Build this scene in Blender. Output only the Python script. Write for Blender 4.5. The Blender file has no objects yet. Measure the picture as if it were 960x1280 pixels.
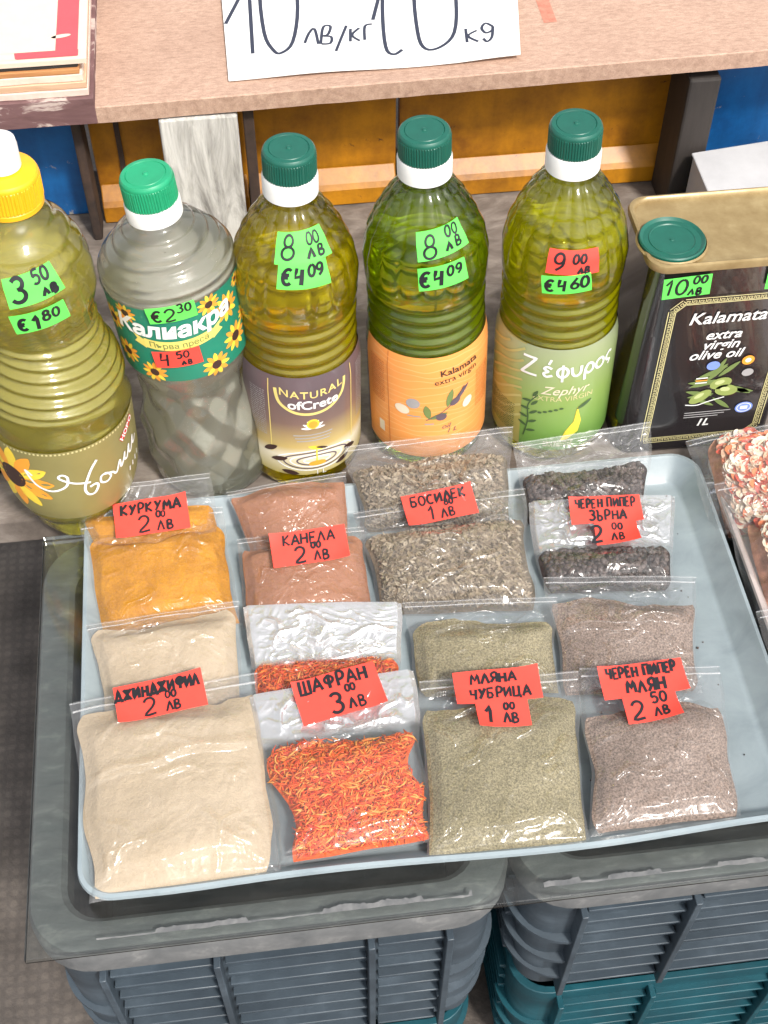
import bpy, bmesh, math, random
from math import sin, cos, pi, radians, sqrt, atan2
from mathutils import Vector, Matrix, noise
random.seed(7)
SC = bpy.context.scene
COL = SC.collection

# ------------------------------------------------------------------ camera
F_PX, PITCH, YAW = 1690.0, radians(51), radians(7.0)
CAM = Vector((-0.05035, -0.41006, 0.70832))
FW = Vector((sin(YAW)*cos(PITCH), cos(YAW)*cos(PITCH), -sin(PITCH)))
RT = Vector((cos(YAW), -sin(YAW), 0))
UP = RT.cross(FW)
cd = bpy.data.cameras.new('camera')
cam = bpy.data.objects.new('camera', cd)
COL.objects.link(cam)
cd.sensor_fit = 'VERTICAL'; cd.sensor_height = 36; cd.lens = 36*F_PX/1280
cd.clip_start = 0.01; cd.clip_end = 500
cam.matrix_world = Matrix(((RT.x, UP.x, -FW.x, CAM.x), (RT.y, UP.y, -FW.y, CAM.y), (RT.z, UP.z, -FW.z, CAM.z), (0, 0, 0, 1)))
SC.camera = cam

def ray(px, py): return FW*F_PX + RT*(px-480) + UP*(640-py)
def at(px, py, z=0.0):                      # point of the photograph on a level plane
    d = ray(px, py); return CAM + d*((z-CAM.z)/d.z)
def aty(px, py, Y):                         # point of the photograph on an upright plane
    d = ray(px, py); return CAM + d*((Y-CAM.y)/d.y)
def proj(p):
    v = p-CAM; w = v.dot(FW)
    return 480+F_PX*v.dot(RT)/w, 640-F_PX*v.dot(UP)/w

# ------------------------------------------------------------------ light
SUN_EL, SUN_AZ = radians(51), radians(26)      # azimuth: from straight in front (-Y) towards +X
sdir = Vector((sin(SUN_AZ)*cos(SUN_EL), -cos(SUN_AZ)*cos(SUN_EL), sin(SUN_EL)))
W = bpy.data.worlds.new('World'); SC.world = W; W.use_nodes = True
wn = W.node_tree; bg = wn.nodes['Background']
sky = wn.nodes.new('ShaderNodeTexSky'); sky.sky_type = 'NISHITA'; sky.sun_disc = False
sky.sun_elevation = SUN_EL; sky.sun_rotation = pi-SUN_AZ
sky.dust_density = 3.0; sky.ozone_density = 0.6
hs = wn.nodes.new('ShaderNodeHueSaturation'); hs.inputs['Saturation'].default_value = 0.22
wn.links.new(sky.outputs[0], hs.inputs['Color']); wn.links.new(hs.outputs[0], bg.inputs['Color'])
bg.inputs['Strength'].default_value = 0.15
sl = bpy.data.lights.new('sun', 'SUN'); sl.energy = 2.5; sl.angle = radians(7); sl.color = (1, 0.94, 0.86)
so = bpy.data.objects.new('sun', sl); COL.objects.link(so)
so.rotation_euler = sdir.to_track_quat('Z', 'Y').to_euler()
SC.view_settings.view_transform = 'Standard'; SC.view_settings.look = 'None'
SC.view_settings.exposure = 0.7; SC.view_settings.gamma = 1
SC.render.engine = 'CYCLES'
SC.cycles.max_bounces = 16; SC.cycles.transparent_max_bounces = 24; SC.cycles.transmission_bounces = 12
SC.cycles.use_denoising = True

# ------------------------------------------------------------------ materials
def new_mat(name):
    m = bpy.data.materials.new(name); m.use_nodes = True
    n = m.node_tree; n.nodes.clear()
    o = n.nodes.new('ShaderNodeOutputMaterial')
    return m, n, o
def nd(n, t, **kw):
    x = n.nodes.new(t)
    for k, v in kw.items():
        if k.startswith('_'): setattr(x, k[1:], v)
        else: x.inputs[k.replace('__', ' ')].default_value = v
    return x
def rgba(c): return (c[0], c[1], c[2], 1)
def ramp(n, src, stops, mode='LINEAR'):
    r = n.nodes.new('ShaderNodeValToRGB'); r.color_ramp.interpolation = mode
    e = r.color_ramp.elements
    while len(e) < len(stops): e.new(0.5)
    for k, (p, c) in enumerate(stops): e[k].position = p; e[k].color = rgba(c)
    n.links.new(src, r.inputs[0]); return r
def coords(n, scale=(1, 1, 1), kind='Object'):
    t = nd(n, 'ShaderNodeTexCoord'); mp = nd(n, 'ShaderNodeMapping'); mp.inputs['Scale'].default_value = scale
    n.links.new(t.outputs[kind], mp.inputs[0]); return mp.outputs[0]
def noise_n(n, vec, scale, detail=4, rough=.6, dist=0):
    x = nd(n, 'ShaderNodeTexNoise', Scale=scale, Detail=detail, Roughness=rough, Distortion=dist)
    n.links.new(vec, x.inputs['Vector']); return x
def surf(name, stops, scale=60, stretch=(1, 1, 1), rough=.6, bump=0.0, bscale=None, bdist=.001, spec=.5, metal=0, detail=6, coat=0, kind='Object', dist=0, rvar=0):
    """noise coloured principled surface"""
    m, n, o = new_mat(name)
    v = coords(n, stretch, kind)
    a = noise_n(n, v, scale, detail, .65, dist)
    r = ramp(n, a.outputs['Fac'], stops)
    p = nd(n, 'ShaderNodeBsdfPrincipled', Roughness=rough, Metallic=metal)
    p.inputs['Specular IOR Level'].default_value = spec; p.inputs['Coat Weight'].default_value = coat
    n.links.new(r.outputs[0], p.inputs['Base Color'])
    if rvar:
        b2 = noise_n(n, v, scale*.7, 5, .6)
        mr = nd(n, 'ShaderNodeMapRange'); mr.inputs[1].default_value = .3; mr.inputs[2].default_value = .7
        mr.inputs[3].default_value = max(.03, rough-rvar); mr.inputs[4].default_value = min(1, rough+rvar)
        n.links.new(b2.outputs['Fac'], mr.inputs[0]); n.links.new(mr.outputs[0], p.inputs['Roughness'])
    if bump:
        b = noise_n(n, v, bscale or scale*3, 6, .6)
        bp = nd(n, 'ShaderNodeBump', Strength=bump, Distance=bdist)
        n.links.new(b.outputs['Fac'], bp.inputs['Height']); n.links.new(bp.outputs[0], p.inputs['Normal'])
    n.links.new(p.outputs[0], o.inputs[0]); return m
def flat(name, c, rough=.5, spec=.5, var=.06, scale=120, **kw):
    lo = tuple(x*(1-var) for x in c); hi = tuple(min(1, x*(1+var)) for x in c)
    return surf(name, [(.3, lo), (.7, hi)], scale, rough=rough, spec=spec, **kw)
def bits(name, cols, rough=.7, spec=.3):
    """loose pieces: every island takes its own colour"""
    m, n, o = new_mat(name)
    g = nd(n, 'ShaderNodeNewGeometry')
    r = ramp(n, g.outputs['Random Per Island'], [(k/len(cols), c) for k, c in enumerate(cols)], 'CONSTANT')
    v = coords(n); a = noise_n(n, v, 400, 3)
    mx = nd(n, 'ShaderNodeMix', _data_type='RGBA', _blend_type='MULTIPLY'); mx.inputs[0].default_value = .6
    rr = ramp(n, a.outputs['Fac'], [(.3, (.55, .55, .55)), (.7, (1, 1, 1))])
    n.links.new(r.outputs[0], mx.inputs[6]); n.links.new(rr.outputs[0], mx.inputs[7])
    p = nd(n, 'ShaderNodeBsdfPrincipled', Roughness=rough); p.inputs['Specular IOR Level'].default_value = spec
    n.links.new(mx.outputs[2], p.inputs['Base Color']); n.links.new(p.outputs[0], o.inputs[0]); return m
def powder(name, cols, grain, gscale=900, clump=25):
    m, n, o = new_mat(name)
    v = coords(n)
    a = noise_n(n, v, clump, 5, .6); f = noise_n(n, v, gscale, 2, .8)
    r = ramp(n, a.outputs['Fac'], [(.3, cols[0]), (.7, cols[1])])
    g = ramp(n, f.outputs['Fac'], [(.33, (1-grain,)*3), (.5, (1, 1, 1)), (.67, (1+grain,)*3)])
    mx = nd(n, 'ShaderNodeMix', _data_type='RGBA', _blend_type='MULTIPLY'); mx.inputs[0].default_value = 1
    n.links.new(r.outputs[0], mx.inputs[6]); n.links.new(g.outputs[0], mx.inputs[7])
    p = nd(n, 'ShaderNodeBsdfPrincipled', Roughness=.9); p.inputs['Specular IOR Level'].default_value = .15
    bp = nd(n, 'ShaderNodeBump', Strength=.6, Distance=.0006)
    lump = noise_n(n, v, 140, 6, .7); b2 = nd(n, 'ShaderNodeBump', Strength=.45, Distance=.003)
    n.links.new(lump.outputs['Fac'], b2.inputs['Height']); n.links.new(f.outputs['Fac'], bp.inputs['Height'])
    n.links.new(b2.outputs[0], bp.inputs['Normal']); n.links.new(bp.outputs[0], p.inputs['Normal'])
    n.links.new(mx.outputs[2], p.inputs['Base Color']); n.links.new(p.outputs[0], o.inputs[0]); return m
def film(name, glare_from=None, haze=.05, seed=0.0, strength=.35, gloss=1.1, glare_amt=.72):
    """thin clear polythene: see-through, glossy, crinkled; glare_from: v above which white glare is painted in"""
    m, n, o = new_mat(name)
    v = coords(n)
    vv = nd(n, 'ShaderNodeVectorMath', _operation='ADD'); vv.inputs[1].default_value = (seed, seed*.7, seed*1.3)
    n.links.new(v, vv.inputs[0])
    a = noise_n(n, vv.outputs[0], 34, 3, .5, .8)
    ab = nd(n, 'ShaderNodeMath', _operation='SUBTRACT'); ab.inputs[1].default_value = .5
    n.links.new(a.outputs['Fac'], ab.inputs[0])
    ab2 = nd(n, 'ShaderNodeMath', _operation='ABSOLUTE'); n.links.new(ab.outputs[0], ab2.inputs[0])
    vo = nd(n, 'ShaderNodeTexVoronoi', Scale=70 if glare_from is None else 42, _feature='SMOOTH_F1', Smoothness=.25 if glare_from is None else .08)
    dn = noise_n(n, vv.outputs[0], 30, 2)
    mxv = nd(n, 'ShaderNodeVectorMath', _operation='MULTIPLY_ADD'); mxv.inputs[1].default_value = (.03, .03, .03)
    n.links.new(dn.outputs['Color'], mxv.inputs[0]); n.links.new(vv.outputs[0], mxv.inputs[2])
    n.links.new(mxv.outputs[0], vo.inputs['Vector'])
    ad = nd(n, 'ShaderNodeMath', _operation='MULTIPLY_ADD'); ad.inputs[1].default_value = .35 if glare_from is None else 1.1
    k2 = nd(n, 'ShaderNodeMath', _operation='MULTIPLY'); k2.inputs[1].default_value = 1.0 if glare_from is None else .3
    n.links.new(ab2.outputs[0], k2.inputs[0])
    n.links.new(vo.outputs['Distance'], ad.inputs[0]); n.links.new(k2.outputs[0], ad.inputs[2])
    bp = nd(n, 'ShaderNodeBump', Strength=strength, Distance=.006); n.links.new(ad.outputs[0], bp.inputs['Height'])
    fr = nd(n, 'ShaderNodeFresnel', IOR=1.5); n.links.new(bp.outputs[0], fr.inputs['Normal'])
    mu = nd(n, 'ShaderNodeMath', _operation='MULTIPLY', _use_clamp=True); mu.inputs[1].default_value = gloss
    n.links.new(fr.outputs[0], mu.inputs[0])
    mi = nd(n, 'ShaderNodeMath', _operation='MINIMUM'); mi.inputs[1].default_value = .2; n.links.new(mu.outputs[0], mi.inputs[0])
    fac = mi.outputs[0]
    gl = nd(n, 'ShaderNodeBsdfGlossy', Roughness=.14); n.links.new(bp.outputs[0], gl.inputs['Normal'])
    tr = nd(n, 'ShaderNodeBsdfTransparent'); tr.inputs[0].default_value = (.97, .97, .97, 1)
    df = nd(n, 'ShaderNodeBsdfDiffuse'); df.inputs[0].default_value = (.9, .9, .9, 1)
    m1 = nd(n, 'ShaderNodeMixShader'); m1.inputs[0].default_value = haze
    n.links.new(tr.outputs[0], m1.inputs[1]); n.links.new(df.outputs[0], m1.inputs[2])
    if glare_from is not None:  # glare on the clear header, painted as a whitish glossy mix
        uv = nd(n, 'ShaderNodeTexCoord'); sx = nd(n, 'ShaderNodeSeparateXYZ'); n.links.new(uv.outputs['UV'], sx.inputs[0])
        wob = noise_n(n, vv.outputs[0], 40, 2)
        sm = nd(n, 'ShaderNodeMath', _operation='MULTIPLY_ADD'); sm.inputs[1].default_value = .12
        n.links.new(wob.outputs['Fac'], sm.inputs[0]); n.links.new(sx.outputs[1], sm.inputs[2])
        mr = nd(n, 'ShaderNodeMapRange'); mr.inputs[1].default_value = glare_from+.05; mr.inputs[2].default_value = glare_from+.1
        mr.inputs[3].default_value = 0; mr.inputs[4].default_value = glare_amt; mr.clamp = True
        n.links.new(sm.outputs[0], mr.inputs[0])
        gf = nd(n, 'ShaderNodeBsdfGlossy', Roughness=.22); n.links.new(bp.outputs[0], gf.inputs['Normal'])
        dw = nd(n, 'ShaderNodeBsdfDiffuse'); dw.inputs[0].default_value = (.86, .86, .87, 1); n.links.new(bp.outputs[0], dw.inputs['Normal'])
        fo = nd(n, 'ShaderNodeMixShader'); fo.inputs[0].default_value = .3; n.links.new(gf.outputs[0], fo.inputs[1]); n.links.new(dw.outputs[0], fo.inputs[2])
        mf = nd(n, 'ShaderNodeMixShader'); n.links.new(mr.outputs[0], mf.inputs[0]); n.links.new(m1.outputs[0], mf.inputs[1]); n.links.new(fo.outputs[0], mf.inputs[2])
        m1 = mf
    m2 = nd(n, 'ShaderNodeMixShader'); n.links.new(fac, m2.inputs[0])
    n.links.new(m1.outputs[0], m2.inputs[1]); n.links.new(gl.outputs[0], m2.inputs[2])
    n.links.new(m2.outputs[0], o.inputs[0]); return m
def shell_mat(name, tint=(.97, .98, .97), rough=.07, gloss=1.5):
    """thin clear bottle wall: straight through, with a glossy reflection"""
    m, n, o = new_mat(name)
    fr = nd(n, 'ShaderNodeFresnel', IOR=1.5)
    mu = nd(n, 'ShaderNodeMath', _operation='MULTIPLY', _use_clamp=True); mu.inputs[1].default_value = gloss; n.links.new(fr.outputs[0], mu.inputs[0])
    v = coords(n); a = noise_n(n, v, 60, 2); bp = nd(n, 'ShaderNodeBump', Strength=.25, Distance=.003); n.links.new(a.outputs['Fac'], bp.inputs['Height'])
    gl = nd(n, 'ShaderNodeBsdfGlossy', Roughness=rough); n.links.new(bp.outputs[0], gl.inputs['Normal'])
    tr = nd(n, 'ShaderNodeBsdfTransparent'); tr.inputs[0].default_value = rgba(tint)
    mx = nd(n, 'ShaderNodeMixShader'); n.links.new(mu.outputs[0], mx.inputs[0])
    n.links.new(tr.outputs[0], mx.inputs[1]); n.links.new(gl.outputs[0], mx.inputs[2]); n.links.new(mx.outputs[0], o.inputs[0]); return m
def oil_mat(name, tint, glow, gfac, clear=.08):
    """clear oil: refracts, tints, and scatters a little of the light that enters it"""
    m, n, o = new_mat(name)
    g = nd(n, 'ShaderNodeBsdfGlass', Roughness=.0, IOR=1.42); g.inputs['Color'].default_value = rgba(tint)
    d = nd(n, 'ShaderNodeBsdfTranslucent'); d.inputs[0].default_value = rgba(glow)
    e = nd(n, 'ShaderNodeBsdfDiffuse'); e.inputs[0].default_value = rgba(glow)
    d2 = nd(n, 'ShaderNodeBsdfTransparent'); d2.inputs[0].default_value = rgba(tint)
    m0 = nd(n, 'ShaderNodeMixShader'); m0.inputs[0].default_value = .7
    n.links.new(d.outputs[0], m0.inputs[1]); n.links.new(e.outputs[0], m0.inputs[2])
    mx = nd(n, 'ShaderNodeMixShader'); mx.inputs[0].default_value = gfac
    n.links.new(g.outputs[0], mx.inputs[1]); n.links.new(m0.outputs[0], mx.inputs[2])
    m2 = nd(n, 'ShaderNodeMixShader'); m2.inputs[0].default_value = clear
    n.links.new(mx.outputs[0], m2.inputs[1]); n.links.new(d2.outputs[0], m2.inputs[2]); n.links.new(m2.outputs[0], o.inputs[0]); return m
def zramp(name, stops, z0, z1, rough=.35, coat=.3):
    """a label printed with a colour run along its height"""
    m, n, o = new_mat(name)
    t = nd(n, 'ShaderNodeTexCoord'); s = nd(n, 'ShaderNodeSeparateXYZ'); n.links.new(t.outputs['Object'], s.inputs[0])
    mr = nd(n, 'ShaderNodeMapRange'); mr.inputs[1].default_value = z0; mr.inputs[2].default_value = z1; n.links.new(s.outputs[2], mr.inputs[0])
    r = ramp(n, mr.outputs[0], stops)
    p = nd(n, 'ShaderNodeBsdfPrincipled', Roughness=rough); p.inputs['Coat Weight'].default_value = coat
    n.links.new(r.outputs[0], p.inputs['Base Color']); n.links.new(p.outputs[0], o.inputs[0]); return m

M = {}
M['ink'] = flat('black_ink', (.012, .012, .016), .45)
M['bluink'] = flat('marker_ink', (.03, .035, .06), .5)
M['green_paper'] = flat('green_fluorescent_paper', (.13, .8, .11), .6, .3, .04)
M['red_paper'] = flat('red_fluorescent_paper', (.88, .07, .05), .55, .35, .05)
M['white'] = flat('white_print', (.82, .82, .8), .4)
M['cream'] = flat('cream_print', (.75, .66, .5), .5)
M['gold'] = flat('gold_print', (.72, .6, .2), .35)
M['goldpale'] = flat('pale_gold_print', (.62, .56, .28), .4)
M['yellow'] = flat('yellow_print', (.85, .62, .06), .45)
M['orange'] = flat('orange_print', (.85, .34, .04), .45)
M['darkbrown'] = flat('dark_brown_print', (.05, .025, .02), .5)
M['red'] = flat('red_print', (.65, .03, .03), .45)
M['leafg'] = flat('leaf_green_print', (.16, .22, .07), .45)
M['olive'] = flat('olive_green_print', (.28, .34, .1), .4)
M['grey'] = flat('grey_print', (.35, .34, .34), .5)
M['bluebadge'] = flat('blue_print', (.2, .3, .75), .45)
M['purplegrey'] = flat('purple_grey_print', (.12, .09, .11), .4)
M['cap_dark'] = flat('dark_green_plastic', (.008, .1, .07), .38, .5, .1, bump=.05)
M['cap_green'] = flat('bright_green_plastic', (.015, .3, .14), .38, .5, .08)
M['cap_yellow'] = flat('yellow_plastic', (.9, .42, .01), .4, .5, .05)
M['white_pl'] = flat('white_plastic', (.8, .8, .78), .4, .5, .03)
M['shell'] = shell_mat('clear_bottle_plastic')
M['film_seal'] = flat('zip_seal_plastic', (.75, .75, .75), .25)

# ------------------------------------------------------------------ mesh builder
class MB:
    def __init__(s): s.v = []; s.f = []; s.m = []; s.uv = {}
    def add(s, vs, fs, m=0):
        b = len(s.v); s.v += [Vector(p) for p in vs]
        for f in fs: s.f.append([b+i for i in f]); s.m.append(m)
        return b
    def grid(s, fn, us, vs, m=0, close=False, uv=False, flip=False):
        nu, nv = len(us), len(vs); pts = []; b = len(s.v)
        for j in range(nv):
            for i in range(nu):
                pts.append(fn(us[i], vs[j]))
                if uv: s.uv[b+len(pts)-1] = (us[i], vs[j])
        fs = []
        for j in range(nv-1):
            for i in range(nu if close else nu-1):
                k = (i+1) % nu
                q = [j*nu+i, j*nu+k, (j+1)*nu+k, (j+1)*nu+i]
                fs.append(q[::-1] if flip else q)
        s.add(pts, fs, m)
    def box(s, x0, x1, y0, y1, z0, z1, m=0):
        s.add([(x0, y0, z0), (x1, y0, z0), (x1, y1, z0), (x0, y1, z0), (x0, y0, z1), (x1, y0, z1), (x1, y1, z1), (x0, y1, z1)],
              [(3, 2, 1, 0), (4, 5, 6, 7), (0, 1, 5, 4), (1, 2, 6, 5), (2, 3, 7, 6), (3, 0, 4, 7)], m)
    def hexa(s, p, m=0):
        s.add(p, [(3, 2, 1, 0), (4, 5, 6, 7), (0, 1, 5, 4), (1, 2, 6, 5), (2, 3, 7, 6), (3, 0, 4, 7)], m)
    def loft(s, loops, m=0, cap0=False, cap1=False):
        n = len(loops[0]); b = len(s.v); vs = [p for l in loops for p in l]; fs = []
        for j in range(len(loops)-1):
            for i in range(n):
                k = (i+1) % n; fs.append((j*n+i, j*n+k, (j+1)*n+k, (j+1)*n+i))
        if cap0: fs.append(tuple(range(n))[::-1])
        if cap1: fs.append(tuple((len(loops)-1)*n+i for i in range(n)))
        s.add(vs, fs, m)
    def tube(s, pts, r, n=6, m=0, taper=False):
        pts = [Vector(p) for p in pts]; loops = []
        for i, p in enumerate(pts):
            t = (pts[min(i+1, len(pts)-1)]-pts[max(i-1, 0)]).normalized()
            a = t.orthogonal().normalized(); b = t.cross(a)
            rr = r*(1-.75*abs(2*i/(len(pts)-1)-1)**2) if taper else r
            loops.append([p+(a*cos(2*pi*k/n)+b*sin(2*pi*k/n))*rr for k in range(n)])
        s.loft(loops, m, True, True)
    def lathe(s, prof, n=64, m=0, cx=0, cy=0, cap=True):
        loops = [[(cx+r*sin(2*pi*k/n), cy-r*cos(2*pi*k/n), z) for k in range(n)] for r, z in prof]
        s.loft(loops, m, cap, cap)
    def build(s, name, mats, parent=None, smooth=True, origin=None, bevel=0, sharp=40, local=False):
        me = bpy.data.meshes.new(name)
        off = Vector((0, 0, 0))
        if parent is not None and not local: off = parent.location
        if origin is not None: off = Vector(origin)
        me.from_pydata([p-off for p in s.v], [], s.f)
        for k in (mats if isinstance(mats, (list, tuple)) else [mats]): me.materials.append(k)
        for i, p in enumerate(me.polygons): p.material_index = s.m[i]; p.use_smooth = smooth
        if s.uv:
            l = me.uv_layers.new(name='UVMap')
            for lp in me.loops: l.data[lp.index].uv = s.uv.get(lp.vertex_index, (0, 0))
        me.update()
        if smooth: me.set_sharp_from_angle(angle=radians(sharp))
        o = bpy.data.objects.new(name, me); COL.objects.link(o)
        if parent is not None: o.parent = parent
        if origin is not None: o.location = off
        if bevel:
            b = o.modifiers.new('bevel', 'BEVEL'); b.width = bevel; b.segments = 2; b.limit_method = 'ANGLE'; b.angle_limit = radians(40)
        return o
def tag(o, label=None, cat=None, group=None, kind=None):
    if label: o['label'] = label
    if cat: o['category'] = cat
    if group: o['group'] = group
    if kind: o['kind'] = kind
    return o
def empty(name, loc, label, cat, group=None, rot=(0, 0, 0)):
    o = bpy.data.objects.new(name, None); COL.objects.link(o); o.location = loc; o.rotation_euler = rot
    o.empty_display_size = .02
    return tag(o, label, cat, group)
def lin(a, b, n): return [a+(b-a)*i/(n-1) for i in range(n)]
def sstep(a, b, x):
    t = max(0, min(1, (x-a)/(b-a))); return t*t*(3-2*t)
def rrect(x0, x1, y0, y1, r, z, n=6):
    out = []
    for cx, cy, a0 in ((x1-r, y0+r, -pi/2), (x1-r, y1-r, 0), (x0+r, y1-r, pi/2), (x0+r, y0+r, pi)):
        for k in range(n+1):
            a = a0+pi/2*k/n; out.append(Vector((cx+r*cos(a), cy+r*sin(a), z)))
    return out

# ------------------------------------------------------------------ handwriting: strokes in a cap-height-1 box
def circ(cx, cy, rx, ry, a0=90, a1=450, n=12):
    return [(cx+rx*cos(radians(a0+(a1-a0)*k/n)), cy+ry*sin(radians(a0+(a1-a0)*k/n))) for k in range(n+1)]
G = {
 '0': (.62, [circ(.3, .5, .27, .48)]), '1': (.42, [[(.05, .68), (.3, 1), (.27, 0)]]),
 '2': (.66, [circ(.3, .72, .26, .27, 170, -20, 8)+[(.42, .42), (.05, .02), (.62, .06)]]),
 '3': (.6, [circ(.26, .76, .24, .23, 150, -90, 8)+circ(.26, .27, .28, .27, 80, -150, 8)]),
 '4': (.62, [[(.12, 1), (.06, .45), (.5, .5)], [(.45, .9), (.42, 0)]]),
 '5': (.6, [[(.55, 1), (.12, .97), (.08, .58)]+circ(.27, .32, .27, .3, 110, -140, 8)]),
 '6': (.6, [[(.45, 1), (.1, .5)]+circ(.3, .27, .25, .26, 170, 520, 10)]),
 '8': (.62, [circ(.3, .76, .2, .23, 270, -90, 10)+circ(.3, .26, .26, .27, 90, 450, 10)]),
 '9': (.6, [circ(.28, .7, .24, .28, 0, 360, 10)+[(.5, .3), (.2, 0)]]),
 '€': (.66, [circ(.42, .5, .3, .48, 50, 310, 10), [(0, .6), (.5, .6)], [(0, .42), (.45, .42)]]),
 'А': (.66, [[(0, 0), (.34, 1), (.62, 0)], [(.12, .35), (.54, .35)]]),
 'Б': (.6, [[(.55, 1), (.06, .97), (.05, 0)], [(.05, .55), (.4, .5), (.5, .25), (.4, .03), (.05, 0)]]),
 'В': (.6, [[(.08, 0), (.08, 1)], [(.08, 1), (.42, .92), (.42, .62), (.08, .53), (.5, .42), (.5, .1), (.08, 0)]]),
 'Г': (.5, [[(.05, 0), (.05, 1), (.5, .96)]]),
 'Д': (.72, [[(.02, -.15), (.05, .05), (.66, .05), (.68, -.15)], [(.12, .05), (.34, 1), (.58, .05)]]),
 'Е': (.54, [[(.5, 1), (.06, .98), (.05, 0), (.5, .02)], [(.06, .52), (.42, .52)]]),
 'Ж': (.8, [[(.02, 1), (.38, .5), (.02, 0)], [(.76, 1), (.38, .5), (.76, 0)], [(.38, 1), (.38, 0)]]),
 'З': (.56, [circ(.24, .75, .22, .23, 150, -90, 8)+circ(.24, .27, .26, .27, 80, -150, 8)]),
 'И': (.66, [[(.05, 1), (.05, 0), (.55, 1), (.57, 0)]]),
 'К': (.6, [[(.06, 1), (.05, 0)], [(.52, 1), (.08, .48), (.56, 0)]]),
 'Л': (.62, [[(0, 0), (.3, 1), (.58, 0)]]),
 'М': (.74, [[(.03, 0), (.1, 1), (.36, .35), (.6, 1), (.68, 0)]]),
 'Н': (.62, [[(.06, 1), (.05, 0)], [(.55, 1), (.55, 0)], [(.05, .5), (.55, .52)]]),
 'О': (.62, [circ(.3, .5, .27, .48)]), 'П': (.62, [[(.06, 0), (.06, 1), (.55, 1), (.55, 0)]]),
 'Р': (.56, [[(.06, 0), (.07, 1), (.42, .95), (.46, .65), (.3, .48), (.07, .46)]]),
 'С': (.56, [circ(.34, .5, .3, .48, 50, 310, 10)]),
 'У': (.6, [[(.03, 1), (.28, .45)], [(.55, 1), (.28, .42), (.08, 0)]]),
 'Ф': (.72, [circ(.34, .62, .3, .28), [(.34, 1.05), (.34, -.05)]]),
 'Ц': (.66, [[(.06, 1), (.05, .04), (.6, .04), (.6, -.18)], [(.5, 1), (.5, .04)]]),
 'Ч': (.56, [[(.05, 1), (.08, .55), (.48, .5)], [(.5, 1), (.47, 0)]]),
 'Ш': (.78, [[(.05, 1), (.05, .02), (.72, .02), (.72, 1)], [(.38, 1), (.38, .02)]]),
 'Ъ': (.66, [[(0, 1), (.16, 1), (.16, 0), (.5, .05), (.55, .28), (.4, .48), (.16, .48)]]),
 'Я': (.58, [[(.5, 0), (.5, 1), (.14, .93), (.1, .65), (.28, .48), (.5, .48)], [(.3, .48), (.02, 0)]]),
 'л': (.55, [[(0, 0), (.26, .68), (.46, 0)]]), 'в': (.5, [[(.08, 0), (.1, .7), (.36, .66), (.34, .42), (.1, .36), (.42, .3), (.38, .03), (.08, 0)]]),
 'к': (.5, [[(.06, .68), (.05, 0)], [(.42, .68), (.08, .34), (.46, 0)]]), 'г': (.42, [[(.05, 0), (.06, .66), (.4, .64)]]),
 'k': (.52, [[(.06, 1), (.05, 0)], [(.42, .66), (.08, .3), (.46, 0)]]), 'g': (.5, [circ(.22, .42, .19, .24, 0, 360, 10)+[(.42, .62), (.4, -.1), (.3, -.25), (.06, -.2)]]),
 '/': (.45, [[(0, -.15), (.4, 1)]]), '.': (.2, [[(.05, 0), (.08, .03)]]), ' ': (.35, []),
}
def smooth_pts(p, k=4):
    if len(p) < 3: return p
    out = []
    for i in range(len(p)-1):
        p0, p1, p2, p3 = p[max(i-1, 0)], p[i], p[i+1], p[min(i+2, len(p)-1)]
        for j in range(k):
            t = j/k
            out.append(tuple(.5*((2*p1[c])+(-p0[c]+p2[c])*t+(2*p0[c]-5*p1[c]+4*p2[c]-p3[c])*t*t+(-p0[c]+3*p1[c]-3*p2[c]+p3[c])*t**3) for c in (0, 1)))
    out.append(p[-1]); return out
def resamp(p, step):
    out = [p[0]]
    for a, b in zip(p, p[1:]):
        L = sqrt((a[0]-b[0])**2+(a[1]-b[1])**2); n = max(1, int(L/step))
        for k in range(1, n+1): out.append((a[0]+(b[0]-a[0])*k/n, a[1]+(b[1]-a[1])*k/n))
    return out
def ribbon(mb, pts, w, fn, off, m, taper=False):
    n = len(pts); L = []; R = []
    for i, p in enumerate(pts):
        a = pts[max(i-1, 0)]; b = pts[min(i+1, n-1)]
        dx, dy = b[0]-a[0], b[1]-a[1]; l = sqrt(dx*dx+dy*dy) or 1
        ww = w*.5*((.35+.65*sin(pi*(i+.3)/(n-.4))) if taper else 1)
        nx, ny = -dy/l*ww, dx/l*ww
        L.append(fn(p[0]+nx, p[1]+ny, off)); R.append(fn(p[0]-nx, p[1]-ny, off))
    mb.add(L+R, [(i, n+i, n+i+1, i+1) for i in range(n-1)], m)
def write(mb, text, x, y, h, fn, off, m, w=None, slant=.12, rot=0, wscale=1.0, jitter=.05, center=True, gap=.14, rng=None):
    """handwritten marker strokes mapped on a surface fn(s, t, off)"""
    rng = rng or random
    w = w or h*.14
    tot = sum((G[c][0]+gap)*wscale*h for c in text)-gap*wscale*h
    cx = x-(tot/2 if center else 0); cr, sr = cos(rot), sin(rot)
    for c in text:
        adv, st = G[c]
        jx, jy, js = rng.uniform(-jitter, jitter)*h, rng.uniform(-jitter, jitter)*h, 1+rng.uniform(-jitter, jitter)
        for s in st:
            p = smooth_pts(s, 3) if len(s) > 5 else resamp(s, .25)
            q = []
            for a, b in p:
                X = cx+jx+(a*wscale+b*slant)*h*js-x; Y = jy+b*h*js
                q.append((x+X*cr-Y*sr, y+X*sr+Y*cr))
            ribbon(mb, q, w*rng.uniform(.85, 1.15), fn, off, m)
        cx += (adv+gap)*wscale*h
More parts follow.
